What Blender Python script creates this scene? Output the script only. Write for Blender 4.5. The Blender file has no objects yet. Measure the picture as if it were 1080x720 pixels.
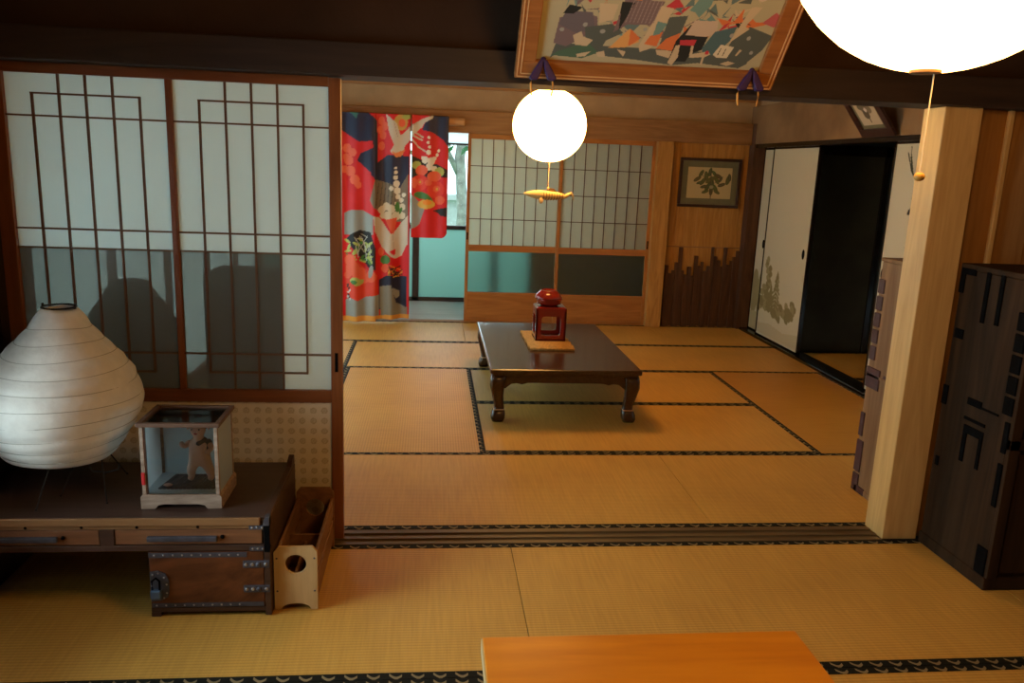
import bpy, bmesh, math, random
import numpy as np
from mathutils import Vector, Matrix
random.seed(7)
S = bpy.context.scene
C = S.collection
PI = math.pi

# ------------------------------------------------------------------ camera, world, lights
def setup_camera():
    f, yaw, pitch, roll = 841.0, math.radians(6.03), math.radians(12.34), math.radians(2.255)
    cy, sy, cp, sp = math.cos(yaw), math.sin(yaw), math.cos(pitch), math.sin(pitch)
    fw = Vector((sy*cp, cy*cp, -sp)); r = Vector((cy, -sy, 0)); u = r.cross(fw)
    c, s = math.cos(roll), math.sin(roll)
    R_, U_ = c*r + s*u, -s*r + c*u
    m = Matrix(((R_.x, U_.x, -fw.x, 0), (R_.y, U_.y, -fw.y, 0), (R_.z, U_.z, -fw.z, 1.5), (0, 0, 0, 1)))
    cam = bpy.data.cameras.new('camera'); cam.sensor_width = 36; cam.lens = f/1080*36
    cam.clip_start = .02
    o = bpy.data.objects.new('camera', cam); C.objects.link(o); o.matrix_world = m
    S.camera = o
setup_camera()
S.view_settings.view_transform = 'Standard'; S.view_settings.look = 'None'
S.view_settings.exposure = 0.0; S.view_settings.gamma = 1; S.view_settings.use_curve_mapping = False
W = bpy.data.worlds.new('world'); S.world = W; W.use_nodes = True
W.node_tree.nodes['Background'].inputs[0].default_value = (.70, .93, 1.0, 1)
W.node_tree.nodes['Background'].inputs[1].default_value = 3.0

LAMP_NEAR, LAMP_FAR = 13.5, 27.0
LAMP_COL = (1.0, .48, .115, 1)

def area(name, loc, rot, sx, sy, power, col):
    l = bpy.data.lights.new(name, 'AREA'); l.shape = 'RECTANGLE'; l.size = sx; l.size_y = sy
    l.energy = power; l.color = col
    o = bpy.data.objects.new(name, l); C.objects.link(o); o.location = loc; o.rotation_euler = rot
DAY = (.80, .93, 1.0)
area('daylight_side_window', (-1.85, 5.45, .95), (0, -PI/2, 0), 1.7, 4.0, 48, DAY)      # outside the far room's side window
area('daylight_garden', (-.5, 9.6, 1.25), (-PI/2, 0, 0), 2.6, 1.5, 60, DAY)            # outside the veranda doors
area('daylight_front_window', (-1.72, 1.85, .95), (0, -PI/2, 0), 1.1, 1.0, 40, (.72, .90, 1.0))    # outside the near room's window

# ------------------------------------------------------------------ materials
def nt(name):
    m = bpy.data.materials.new(name); m.use_nodes = True
    n = m.node_tree; p = n.nodes['Principled BSDF']
    return m, n, p
def node(n, t, **kw):
    a = n.nodes.new(t)
    for k, v in kw.items():
        if k.startswith('i_'):
            key = k[2:]
            a.inputs[int(key) if key.isdigit() else key.replace('_', ' ')].default_value = v
        else: setattr(a, k, v)
    return a
def math_n(n, op, a, b=None):
    x = n.nodes.new('ShaderNodeMath'); x.operation = op
    for i, v in enumerate((a, b)):
        if v is None: continue
        if isinstance(v, (int, float)): x.inputs[i].default_value = v
        else: n.links.new(v, x.inputs[i])
    return x.outputs[0]
def plain(name, col, rough=.6, var=.12, scale=12, bump=0.0, spec=.4, metal=0, coat=0, bscale=60):
    m, n, p = nt(name)
    p.inputs['Roughness'].default_value = rough; p.inputs['Specular IOR Level'].default_value = spec
    p.inputs['Metallic'].default_value = metal; p.inputs['Coat Weight'].default_value = coat
    tc = node(n, 'ShaderNodeTexCoord'); no = node(n, 'ShaderNodeTexNoise', i_Scale=scale, i_Detail=5.0)
    n.links.new(tc.outputs['Object'], no.inputs['Vector'])
    r = node(n, 'ShaderNodeValToRGB')
    r.color_ramp.elements[0].position = .3; r.color_ramp.elements[1].position = .7
    r.color_ramp.elements[0].color = tuple(c*(1-var) for c in col)+(1,)
    r.color_ramp.elements[1].color = tuple(min(1, c*(1+var)) for c in col)+(1,)
    n.links.new(no.outputs[0], r.inputs[0]); n.links.new(r.outputs[0], p.inputs['Base Color'])
    if bump:
        nb = node(n, 'ShaderNodeTexNoise', i_Scale=float(bscale), i_Detail=4.0)
        n.links.new(tc.outputs['Object'], nb.inputs['Vector'])
        b = node(n, 'ShaderNodeBump', i_Strength=bump, i_Distance=.004)
        n.links.new(nb.outputs[0], b.inputs['Height']); n.links.new(b.outputs[0], p.inputs['Normal'])
    return m
def wood(name, c1, c2, axis='X', rough=.45, scale=9, dist=3.0, coat=0.0, spec=.4, bump=.15, stretch=.09):
    m, n, p = nt(name)
    p.inputs['Roughness'].default_value = rough; p.inputs['Coat Weight'].default_value = coat
    p.inputs['Specular IOR Level'].default_value = spec; p.inputs['Coat Roughness'].default_value = .12
    tc = node(n, 'ShaderNodeTexCoord'); mp = node(n, 'ShaderNodeMapping')
    sc = {'X': (stretch, 1, 1), 'Y': (1, stretch, 1), 'Z': (1, 1, stretch)}[axis]
    mp.inputs['Scale'].default_value = sc
    n.links.new(tc.outputs['Object'], mp.inputs['Vector'])
    no = node(n, 'ShaderNodeTexNoise', i_Scale=float(scale), i_Detail=6.0, i_Distortion=dist)
    n.links.new(mp.outputs[0], no.inputs['Vector'])
    r = node(n, 'ShaderNodeValToRGB'); e = r.color_ramp.elements
    e[0].position = .33; e[0].color = tuple(c1)+(1,); e[1].position = .68; e[1].color = tuple(c2)+(1,)
    fine = node(n, 'ShaderNodeTexNoise', i_Scale=float(scale*9), i_Detail=3.0)
    n.links.new(mp.outputs[0], fine.inputs['Vector'])
    add = math_n(n, 'ADD', math_n(n, 'MULTIPLY', no.outputs[0], .75), math_n(n, 'MULTIPLY', fine.outputs[0], .25))
    n.links.new(add, r.inputs[0]); n.links.new(r.outputs[0], p.inputs['Base Color'])
    b = node(n, 'ShaderNodeBump', i_Strength=bump, i_Distance=.002)
    n.links.new(add, b.inputs['Height']); n.links.new(b.outputs[0], p.inputs['Normal'])
    return m
def tatami(name, axis, c1, c2):
    m, n, p = nt(name)
    p.inputs['Roughness'].default_value = .5; p.inputs['Specular IOR Level'].default_value = .35
    tc = node(n, 'ShaderNodeTexCoord')
    sep = node(n, 'ShaderNodeSeparateXYZ'); n.links.new(tc.outputs['Object'], sep.inputs[0])
    across = sep.outputs[1 if axis == 'X' else 0]; along = sep.outputs[0 if axis == 'X' else 1]
    rib = math_n(n, 'ABSOLUTE', math_n(n, 'SINE', math_n(n, 'MULTIPLY', across, PI/.0145)))
    straw = math_n(n, 'ABSOLUTE', math_n(n, 'SINE', math_n(n, 'MULTIPLY', along, PI/.0042)))
    no = node(n, 'ShaderNodeTexNoise', i_Scale=2.2, i_Detail=5.0); n.links.new(tc.outputs['Object'], no.inputs['Vector'])
    mp = node(n, 'ShaderNodeMapping'); mp.inputs['Scale'].default_value = (60, 3, 1) if axis == 'X' else (3, 60, 1)
    n.links.new(tc.outputs['Object'], mp.inputs['Vector'])
    st = node(n, 'ShaderNodeTexNoise', i_Scale=1.5, i_Detail=3.0); n.links.new(mp.outputs[0], st.inputs['Vector'])
    f = math_n(n, 'ADD', math_n(n, 'MULTIPLY', no.outputs[0], .35),
               math_n(n, 'ADD', math_n(n, 'MULTIPLY', st.outputs[0], .35), math_n(n, 'MULTIPLY', rib, .22)))
    r = node(n, 'ShaderNodeValToRGB'); e = r.color_ramp.elements
    e[0].position = .25; e[0].color = tuple(c1)+(1,); e[1].position = .68; e[1].color = tuple(c2)+(1,)
    n.links.new(f, r.inputs[0]); n.links.new(r.outputs[0], p.inputs['Base Color'])
    h = math_n(n, 'ADD', rib, math_n(n, 'MULTIPLY', straw, .35))
    b = node(n, 'ShaderNodeBump', i_Strength=.35, i_Distance=.0018)
    n.links.new(h, b.inputs['Height']); n.links.new(b.outputs[0], p.inputs['Normal'])
    return m
def brocade(name):
    m, n, p = nt(name); p.inputs['Roughness'].default_value = .75; p.inputs['Specular IOR Level'].default_value = .15
    uv = node(n, 'ShaderNodeUVMap'); sep = node(n, 'ShaderNodeSeparateXYZ'); n.links.new(uv.outputs[0], sep.inputs[0])
    s = math_n(n, 'SINE', math_n(n, 'MULTIPLY', sep.outputs[0], 2*PI/.066))
    w = math_n(n, 'ADD', math_n(n, 'MULTIPLY', s, .36), .5)
    d = math_n(n, 'ABSOLUTE', math_n(n, 'SUBTRACT', sep.outputs[1], w))
    fr = math_n(n, 'FRACT', math_n(n, 'DIVIDE', sep.outputs[0], .066))
    mask = math_n(n, 'MULTIPLY', math_n(n, 'LESS_THAN', d, .19), math_n(n, 'GREATER_THAN', fr, .42))
    mx = node(n, 'ShaderNodeMix', data_type='RGBA')
    mx.inputs[6].default_value = (.009, .010, .007, 1); mx.inputs[7].default_value = (.26, .20, .10, 1)
    n.links.new(mask, mx.inputs[0]); n.links.new(mx.outputs[2], p.inputs['Base Color'])
    return m
def painted(name, rough=.7, bump=0, spec=.3):
    m, n, p = nt(name); p.inputs['Roughness'].default_value = rough; p.inputs['Specular IOR Level'].default_value = spec
    a = node(n, 'ShaderNodeVertexColor'); a.layer_name = 'Col'
    n.links.new(a.outputs[0], p.inputs['Base Color'])
    if bump:
        tc = node(n, 'ShaderNodeTexCoord'); nb = node(n, 'ShaderNodeTexNoise', i_Scale=250.0)
        n.links.new(tc.outputs['Object'], nb.inputs['Vector'])
        b = node(n, 'ShaderNodeBump', i_Strength=bump, i_Distance=.002)
        n.links.new(nb.outputs[0], b.inputs['Height']); n.links.new(b.outputs[0], p.inputs['Normal'])
    return m
def mixpane(name, dcol, tcol, trans=.6, clear=0.0, rough=.35, ccol=(.8, .85, .82)):
    """paper or frosted pane: diffuse + translucent (+ a part that lets the shapes behind show)"""
    m = bpy.data.materials.new(name); m.use_nodes = True; n = m.node_tree; n.nodes.clear()
    out = node(n, 'ShaderNodeOutputMaterial')
    tc = node(n, 'ShaderNodeTexCoord'); no = node(n, 'ShaderNodeTexNoise', i_Scale=40.0, i_Detail=4.0)
    n.links.new(tc.outputs['Object'], no.inputs['Vector'])
    hs = node(n, 'ShaderNodeMix', data_type='RGBA'); hs.inputs[6].default_value = tuple(c*.94 for c in dcol)+(1,)
    hs.inputs[7].default_value = tuple(dcol)+(1,); n.links.new(no.outputs[0], hs.inputs[0])
    d = node(n, 'ShaderNodeBsdfPrincipled'); d.inputs['Roughness'].default_value = rough
    n.links.new(hs.outputs[2], d.inputs['Base Color'])
    t = node(n, 'ShaderNodeBsdfTranslucent'); t.inputs[0].default_value = tuple(tcol)+(1,)
    a = node(n, 'ShaderNodeMixShader'); a.inputs[0].default_value = trans
    n.links.new(d.outputs[0], a.inputs[1]); n.links.new(t.outputs[0], a.inputs[2])
    last = a
    if clear:
        tr = node(n, 'ShaderNodeBsdfTransparent'); tr.inputs[0].default_value = tuple(ccol)+(1,)
        b = node(n, 'ShaderNodeMixShader'); b.inputs[0].default_value = clear
        n.links.new(a.outputs[0], b.inputs[1]); n.links.new(tr.outputs[0], b.inputs[2]); last = b
    n.links.new(last.outputs[0], out.inputs[0])
    return m
def frosted(name, col, rough, dcol):
    m = bpy.data.materials.new(name); m.use_nodes = True; n = m.node_tree; n.nodes.clear()
    out = node(n, 'ShaderNodeOutputMaterial')
    g = node(n, 'ShaderNodeBsdfRefraction'); g.inputs['Color'].default_value = col+(1,); g.inputs['Roughness'].default_value = rough; g.inputs['IOR'].default_value = 1.2
    d = node(n, 'ShaderNodeBsdfPrincipled'); d.inputs['Base Color'].default_value = dcol+(1,); d.inputs['Roughness'].default_value = .3
    a = node(n, 'ShaderNodeMixShader'); a.inputs[0].default_value = .2
    n.links.new(g.outputs[0], a.inputs[1]); n.links.new(d.outputs[0], a.inputs[2]); n.links.new(a.outputs[0], out.inputs[0])
    return m
def clearglass(name, refl=.08, tint=(.93, .97, .97)):
    m = bpy.data.materials.new(name); m.use_nodes = True; n = m.node_tree; n.nodes.clear()
    out = node(n, 'ShaderNodeOutputMaterial')
    tr = node(n, 'ShaderNodeBsdfTransparent'); tr.inputs[0].default_value = tint+(1,)
    g = node(n, 'ShaderNodeBsdfGlossy'); g.inputs['Roughness'].default_value = .03
    fr = node(n, 'ShaderNodeFresnel', i_IOR=1.45)
    f2 = math_n(n, 'ADD', fr.outputs[0], refl-.04)
    a = node(n, 'ShaderNodeMixShader'); n.links.new(f2, a.inputs[0])
    n.links.new(tr.outputs[0], a.inputs[1]); n.links.new(g.outputs[0], a.inputs[2]); n.links.new(a.outputs[0], out.inputs[0])
    return m
def glow(name, col, strength):
    m, n, p = nt(name)
    p.inputs['Base Color'].default_value = (.85, .8, .7, 1); p.inputs['Roughness'].default_value = .7
    tc = node(n, 'ShaderNodeTexCoord'); no = node(n, 'ShaderNodeTexNoise', i_Scale=22.0, i_Detail=6.0)
    n.links.new(tc.outputs['Object'], no.inputs['Vector'])
    st = math_n(n, 'MULTIPLY', math_n(n, 'ADD', math_n(n, 'MULTIPLY', no.outputs[0], .4), .8), strength)
    p.inputs['Emission Color'].default_value = col; n.links.new(st, p.inputs['Emission Strength'])
    return m

M = {}
M['tat_x'] = tatami('tatami_rush', 'X', (.46, .240, .042), (.72, .410, .082))
M['tat_y'] = tatami('tatami_rush_turned', 'Y', (.44, .220, .038), (.69, .375, .072))  # slightly deeper copy: sheen of the turned weave put into the colour
M['tat_y2'] = tatami('tatami_rush_sheen_dark', 'Y', (.44, .20, .022), (.62, .31, .045))  # deeper still, the weave's sheen painted in for one mat
M['heri'] = brocade('tatami_border_brocade')
M['door'] = wood('red_brown_door_wood', (.16, .048, .012), (.27, .088, .022), 'Z', .4)
M['door_h'] = wood('red_brown_rail_wood', (.15, .045, .012), (.25, .080, .020), 'X', .4)
M['kumiko'] = plain('lattice_wood', (.13, .062, .028), .5)
M['dark_wall'] = plain('dark_brown_wall', (.040, .019, .009), .85, .25, 3, .3, .2)
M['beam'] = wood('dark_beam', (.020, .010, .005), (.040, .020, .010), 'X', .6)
M['plaster'] = plain('sand_plaster', (.42, .30, .17), .9, .10, 6, .3, .1, bscale=150)
M['plaster_brown'] = plain('stained_brown_plaster', (.25, .155, .075), .9, .28, 2.4, .4, .1, bscale=90)
M['cedar'] = wood('cedar_boards', (.26, .125, .038), (.42, .22, .075), 'Z', .5)
M['cedar_far'] = wood('orange_cedar_boards', (.34, .155, .030), (.56, .29, .070), 'Z', .5)
M['cedar_h'] = wood('cedar_rail', (.23, .115, .040), (.36, .19, .075), 'X', .5)
M['cedar_red'] = wood('reddish_cedar', (.30, .110, .022), (.46, .185, .042), 'X', .45)
M['cedar_red_v'] = wood('reddish_cedar_upright', (.30, .110, .022), (.46, .185, .042), 'Z', .45)
M['post'] = wood('pale_cypress_post', (.50, .285, .085), (.66, .41, .145), 'Z', .38, spec=.5)
M['plank'] = wood('dark_bark_planks', (.055, .022, .010), (.12, .05, .022), 'Z', .7, bump=.6)
M['black'] = plain('black_lacquer', (.010, .009, .008), .25, .1, 8, spec=.5)
M['iron'] = plain('dark_iron', (.075, .073, .090), .5, .25, 30, .3, .4, metal=.3)
M['iron_black'] = plain('black_iron', (.003, .003, .003), .8, .25, 30, .3, .04)
M['iron_red'] = plain('rusty_plum_iron', (.055, .020, .018), .55, .25, 30, .3, .4)
M['rivet'] = plain('bright_rivet', (.38, .37, .38), .35, .1, 30, metal=.8)
M['chest'] = wood('old_chest_wood', (.016, .008, .003), (.050, .024, .009), 'Z', .7, spec=.12, scale=5)
M['chest_pale'] = wood('worn_pale_chest_wood', (.14, .066, .022), (.29, .155, .060), 'Z', .6, scale=5)
M['desk_top'] = wood('dark_desk_top', (.045, .024, .017), (.075, .042, .030), 'X', .36, spec=.45)
M['desk_edge'] = wood('desk_edge_wood', (.20, .095, .035), (.36, .18, .07), 'X', .45)
M['desk_front'] = wood('desk_drawer_wood', (.13, .052, .022), (.28, .115, .045), 'X', .45)
M['desk_door'] = wood('desk_door_wood', (.050, .014, .005), (.19, .060, .020), 'X', .35, scale=3, dist=5, stretch=.6)
M['desk_dark'] = wood('desk_dark_frame', (.040, .018, .010), (.085, .038, .02), 'X', .5)
M['table'] = wood('dark_red_table_lacquer', (.036, .014, .005), (.068, .028, .010), 'Y', .25, coat=.25, spec=.5, bump=.04)
M['orange_top'] = wood('orange_polished_top', (.62, .185, .006), (.80, .29, .012), 'X', .32, scale=5, dist=4, coat=.25, bump=.04)
M['orange_edge'] = wood('pale_raw_edge', (.52, .38, .17), (.66, .50, .26), 'Y', .6)
M['red'] = plain('vermilion_lacquer', (.23, .012, .006), .2, .1, 8, spec=.5, coat=.6)
M['straw'] = plain('straw_weave', (.50, .29, .09), .8, .3, 90, .8, .2)
M['crate'] = wood('pine_box', (.50, .32, .13), (.64, .43, .20), 'Z', .5)
M['crate_dark'] = wood('brown_crate_slats', (.17, .075, .028), (.30, .14, .055), 'Y', .5)
M['washi'] = plain('white_washi', (.82, .80, .72), .85, .05, 30, .5, .1, bscale=45)
M['wire'] = plain('black_wire', (.01, .01, .01), .4)
M['case_wood'] = wood('weathered_case_wood', (.20, .125, .08), (.46, .34, .25), 'X', .6, scale=14, dist=5)
M['case_dark'] = wood('brown_case_frame', (.075, .036, .018), (.16, .08, .045), 'X', .5)
M['glass'] = clearglass('clear_glass', .045, (.985, .995, .995))
M['case_back'] = plain('pale_blue_backing', (.66, .80, .86), .8, .05)
M['mat_grey'] = plain('grey_mat', (.13, .14, .16), .8, .2, 80)
M['skin'] = plain('doll_skin', (.86, .58, .44), .45, .06)
M['vest'] = plain('slate_vest', (.09, .10, .13), .8)
M['hair'] = plain('black_hair', (.012, .010, .010), .5)
M['red_cloth'] = plain('red_cloth', (.55, .02, .02), .7)
M['paper_up'] = mixpane('shoji_paper', (.48, .60, .57), (.90, 1.0, 1.0), .66)
M['paper_win'] = mixpane('window_paper', (.80, .82, .80), (.86, .92, .92), .75)
M['paper_low'] = mixpane('dark_reflection_glass', (.14, .14, .12), (.32, .34, .32), .38, .38, .22, (.55, .56, .52))  # dark tint paints in a reflection over the lower paper
M['paper_far'] = mixpane('cream_shoji_paper', (.55, .56, .47), (.80, .82, .70), .55)
M['frost_far'] = frosted('frosted_glass_far', (.95, 1.0, .98), .42, (.07, .08, .07))
M['frost_green'] = mixpane('green_frosted_glass', (.26, .36, .33), (.34, .48, .44), .72)
M['sash'] = plain('dark_bronze_sash', (.055, .042, .035), .45)
M['veranda'] = wood('sky_pale_veranda_boards', (.62, .66, .70), (.78, .82, .86), 'X', .35)  # whitish blue tone carries the sky's reflection in the board colour
M['brass'] = plain('amber_bead', (.50, .27, .05), .35)
M['cord'] = plain('cream_cord', (.80, .68, .45), .7)
M['fish'] = plain('carved_pale_wood', (.72, .50, .20), .5, .12, 25)
M['fish_dark'] = plain('singed_wood_bands', (.22, .12, .05), .6)
M['purple'] = plain('purple_silk', (.032, .010, .075), .6, .2, 40)
M['gold_thread'] = plain('gold_thread', (.75, .38, .08), .6)
M['frame'] = wood('varnished_frame', (.22, .075, .020), (.36, .14, .04), 'X', .3, coat=.4)
M['frame_line'] = plain('pale_frame_bead', (.62, .36, .16), .4)
M['frame_dark'] = plain('dark_plum_frame', (.045, .018, .014), .35)
M['matboard'] = plain('olive_mat_board', (.16, .155, .085), .85, .08)
M['paint'] = painted('painted_picture', .75)
M['silk'] = painted('printed_silk', .5, .25, .4)
M['fus_paint'] = painted('painted_door_paper', .75)
M['grass'] = plain('garden_grass', (.10, .30, .10), .9, .4, 5)
M['leaf'] = plain('garden_leaf', (.05, .20, .07), .6, .4, 5)
M['bark'] = plain('pale_bark', (.36, .36, .32), .9, .3, 12, .6)
M['stone'] = plain('pale_stone', (.62, .64, .62), .9, .1)
M['bamboo'] = wood('pale_rod_wood', (.50, .28, .12), (.62, .38, .18), 'X', .5)
M['ceiling'] = wood('ceiling_boards', (.20, .11, .05), (.32, .19, .09), 'X', .6)
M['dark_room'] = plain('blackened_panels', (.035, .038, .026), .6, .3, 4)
M['silhouette_dark'] = plain('silhouette_grey', (.05, .045, .04), .9)  # dark filler for the added silhouette shapes

# ------------------------------------------------------------------ mesh helpers (all geometry is written in world metres)
def nb(): return bmesh.new()
def box(bm, a, b):
    x0, y0, z0 = a; x1, y1, z1 = b
    v = [bm.verts.new(p) for p in ((x0,y0,z0),(x1,y0,z0),(x1,y1,z0),(x0,y1,z0),(x0,y0,z1),(x1,y0,z1),(x1,y1,z1),(x0,y1,z1))]
    for f in ((0,3,2,1),(4,5,6,7),(0,1,5,4),(1,2,6,5),(2,3,7,6),(3,0,4,7)): bm.faces.new([v[i] for i in f])
    return bm
def bx(a, b): return box(nb(), a, b)
def obox(bm, o, ax, ay, az):
    o, ax, ay, az = map(Vector, (o, ax, ay, az))
    p = [o, o+ax, o+ax+ay, o+ay, o+az, o+ax+az, o+ax+ay+az, o+ay+az]
    v = [bm.verts.new(q) for q in p]
    for f in ((0,3,2,1),(4,5,6,7),(0,1,5,4),(1,2,6,5),(2,3,7,6),(3,0,4,7)): bm.faces.new([v[i] for i in f])
    return bm
def prism(bm, pts, f, d):
    """outline pts (u,v) placed by f(u,v,w) and extruded from w=0 to w=d"""
    a = [bm.verts.new(f(u, v, 0)) for u, v in pts]; b = [bm.verts.new(f(u, v, d)) for u, v in pts]
    n = len(pts); bm.faces.new(a); bm.faces.new(b[::-1])
    for i in range(n): bm.faces.new((a[i], b[i], b[(i+1) % n], a[(i+1) % n]))
    return bm
def lathe(bm, c, prof, seg=40, cap=True):
    rings = []
    for r, z in prof:
        rings.append([bm.verts.new((c[0]+r*math.cos(2*PI*i/seg), c[1]+r*math.sin(2*PI*i/seg), c[2]+z)) for i in range(seg)])
    for a, b in zip(rings, rings[1:]):
        for i in range(seg): bm.faces.new((a[i], a[(i+1) % seg], b[(i+1) % seg], b[i]))
    if cap:
        bm.faces.new(rings[0][::-1]); bm.faces.new(rings[-1])
    return bm
def tube(bm, pts, r, seg=8):
    pts = [Vector(p) for p in pts]; rings = []
    rr = r if isinstance(r, (list, tuple)) else [r]*len(pts)
    up = Vector((0, 0, 1))
    for i, p in enumerate(pts):
        d = (pts[min(i+1, len(pts)-1)]-pts[max(i-1, 0)]).normalized()
        a = d.cross(up)
        if a.length < .05: a = d.cross(Vector((1, 0, 0)))
        a.normalize(); b = d.cross(a)
        rings.append([bm.verts.new(p+rr[i]*(a*math.cos(2*PI*k/seg)+b*math.sin(2*PI*k/seg))) for k in range(seg)])
    for a, b in zip(rings, rings[1:]):
        for i in range(seg): bm.faces.new((a[i], a[(i+1) % seg], b[(i+1) % seg], b[i]))
    bm.faces.new(rings[0][::-1]); bm.faces.new(rings[-1])
    return bm
def ball(bm, c, r, sx=1, sy=1, sz=1, seg=16):
    m = Matrix.Translation(c) @ Matrix.Diagonal((r*sx, r*sy, r*sz, 1))
    bmesh.ops.create_uvsphere(bm, u_segments=seg, v_segments=max(6, seg//2), radius=1, matrix=m)
    return bm
def holed(bm, outer, c, rad, f, d, n=48):
    """plate with a hole: outer polygon (star-shaped about c), hole radius rad(angle)"""
    angs = sorted(set([round(2*PI*i/n, 5) for i in range(n)] + [round(math.atan2(v-c[1], u-c[0]) % (2*PI), 5) for u, v in outer]))
    def hit(t):
        dx, dy = math.cos(t), math.sin(t); best = 1e9
        for i in range(len(outer)):
            x1, y1 = outer[i][0]-c[0], outer[i][1]-c[1]; x2, y2 = outer[(i+1) % len(outer)][0]-c[0], outer[(i+1) % len(outer)][1]-c[1]
            ex, ey = x2-x1, y2-y1; den = dx*ey-dy*ex
            if abs(den) < 1e-12: continue
            s = (x1*ey-y1*ex)/den; q = (x1*dy-y1*dx)/den
            if s > 0 and -1e-6 <= q <= 1+1e-6: best = min(best, s)
        return best
    A = []
    for t in angs:
        R = hit(t); r = min(rad(t), R*.98)
        A.append(((c[0]+R*math.cos(t), c[1]+R*math.sin(t)), (c[0]+r*math.cos(t), c[1]+r*math.sin(t))))
    V = [[bm.verts.new(f(p[0], p[1], w)) for p in (o, i) for w in (0, d)] for o, i in A]
    for i in range(len(V)):
        a, b = V[i], V[(i+1) % len(V)]
        bm.faces.new((a[0], b[0], b[2], a[2])); bm.faces.new((a[1], a[3], b[3], b[1]))
        bm.faces.new((a[0], a[1], b[1], b[0])); bm.faces.new((a[2], b[2], b[3], a[3]))
    return bm
def rrect(w, h, p=6):      # superellipse radius function
    return lambda t: 1/((abs(math.cos(t))/w)**p+(abs(math.sin(t))/h)**p)**(1/p)

def origin(o):
    while o.parent: o = o.parent
    return Vector(o.get('_o', (0, 0, 0)))
def link(name, bm, m, parent=None, loc=None, smooth=False, bevel=0):
    bmesh.ops.recalc_face_normals(bm, faces=bm.faces)
    base = ORG[parent.name] if parent else Vector(loc if loc is not None else (0, 0, 0))
    if base.length: bmesh.ops.translate(bm, verts=bm.verts, vec=-base)
    me = bpy.data.meshes.new(name); bm.to_mesh(me); bm.free()
    if m: me.materials.append(m)
    o = bpy.data.objects.new(name, me); C.objects.link(o)
    if parent: o.parent = parent
    else: o.location = base
    ORG[o.name] = base
    if smooth:
        for p in me.polygons: p.use_smooth = True
    if bevel:
        b = o.modifiers.new('bevel', 'BEVEL'); b.width = bevel; b.segments = 2; b.limit_method = 'ANGLE'; b.angle_limit = math.radians(40)
    return o
ORG = {}
def thing(name, label, cat, loc=(0, 0, 0), group=None):
    o = bpy.data.objects.new(name, None); C.objects.link(o); o.location = loc; o.empty_display_size = .1
    ORG[o.name] = Vector(loc); o['label'] = label; o['category'] = cat
    if group: o['group'] = group
    return o
def tag(o, label, cat, group=None):
    o['label'] = label; o['category'] = cat
    if group: o['group'] = group
    return o
def struct(name, bm, m, label=None, cat=None, loc=None, bevel=0):
    o = link(name, bm, m, None, loc, bevel=bevel); o['kind'] = 'structure'
    if label: o['label'] = label; o['category'] = cat
    return o
def sthing(name, label, cat, loc=(0, 0, 0)):
    o = thing(name, label, cat, loc); o['kind'] = 'structure'; return o
def lab(o, t): o['label'] = t; return o

# ------------------------------------------------------------------ painter: colours per vertex of a fine grid (pattern printed on the thing)
def paint(u, v, base, shapes):
    col = np.empty(u.shape+(3,)); col[:] = base
    for s in shapes:
        k, c = s[0], s[-1]
        if k == 'p':
            pts = s[1]; ins = np.zeros(u.shape, bool)
            for i in range(len(pts)):
                x1, y1 = pts[i]; x2, y2 = pts[(i+1) % len(pts)]
                if y1 == y2: continue
                cond = ((y1 > v) != (y2 > v)) & (u < (x2-x1)*(v-y1)/(y2-y1)+x1)
                ins ^= cond
        elif k == 'e':
            cx, cy, rx, ry, a = s[1:6]; ca, sa = math.cos(math.radians(a)), math.sin(math.radians(a))
            du, dv = u-cx, v-cy
            ins = ((du*ca+dv*sa)/rx)**2+((-du*sa+dv*ca)/ry)**2 < 1
        elif k == 'l':
            x1, y1, x2, y2, w = s[1:6]; dx, dy = x2-x1, y2-y1; L = dx*dx+dy*dy
            t = np.clip(((u-x1)*dx+(v-y1)*dy)/L, 0, 1)
            ins = np.hypot(u-x1-t*dx, v-y1-t*dy) < w/2
        col[ins] = c
    return col
def grid_obj(name, nx, ny, pos, canvas, base, shapes, mat, parent, thick=0, mask=None, smooth=True):
    """pos(a,b) -> world point for a,b in 0..1 ; canvas(a,b) -> picture coordinates"""
    a = np.linspace(0, 1, nx+1); b = np.linspace(0, 1, ny+1)
    A, B = np.meshgrid(a, b)
    P = np.array(pos(A, B)); P = np.stack([np.broadcast_to(q, A.shape) for q in P], -1).reshape(-1, 3)
    U, Vv = canvas(A, B)
    base_o = ORG[parent.name]
    P = P-np.array(base_o)
    idx = np.arange((nx+1)*(ny+1)).reshape(ny+1, nx+1)
    q = np.stack([idx[:-1, :-1], idx[:-1, 1:], idx[1:, 1:], idx[1:, :-1]], -1).reshape(-1, 4)
    if mask is not None:
        ca, cb = (a[:-1]+a[1:])/2, (b[:-1]+b[1:])/2
        CA, CB = np.meshgrid(ca, cb); q = q[mask(CA, CB).reshape(-1)]
    me = bpy.data.meshes.new(name); me.from_pydata(P.tolist(), [], q.tolist())
    colr = paint(np.broadcast_to(U, A.shape), np.broadcast_to(Vv, A.shape), base, shapes).reshape(-1, 3)
    ca_ = me.color_attributes.new('Col', 'FLOAT_COLOR', 'POINT')
    flat = np.concatenate([colr, np.ones((len(colr), 1))], 1).astype(np.float32).ravel()
    ca_.data.foreach_set('color', flat)
    me.materials.append(mat)
    if smooth: me.polygons.foreach_set('use_smooth', [True]*len(me.polygons))
    o = bpy.data.objects.new(name, me); C.objects.link(o); o.parent = parent; ORG[o.name] = base_o
    if thick:
        s = o.modifiers.new('thick', 'SOLIDIFY'); s.thickness = thick; s.offset = 0
    return o

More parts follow.
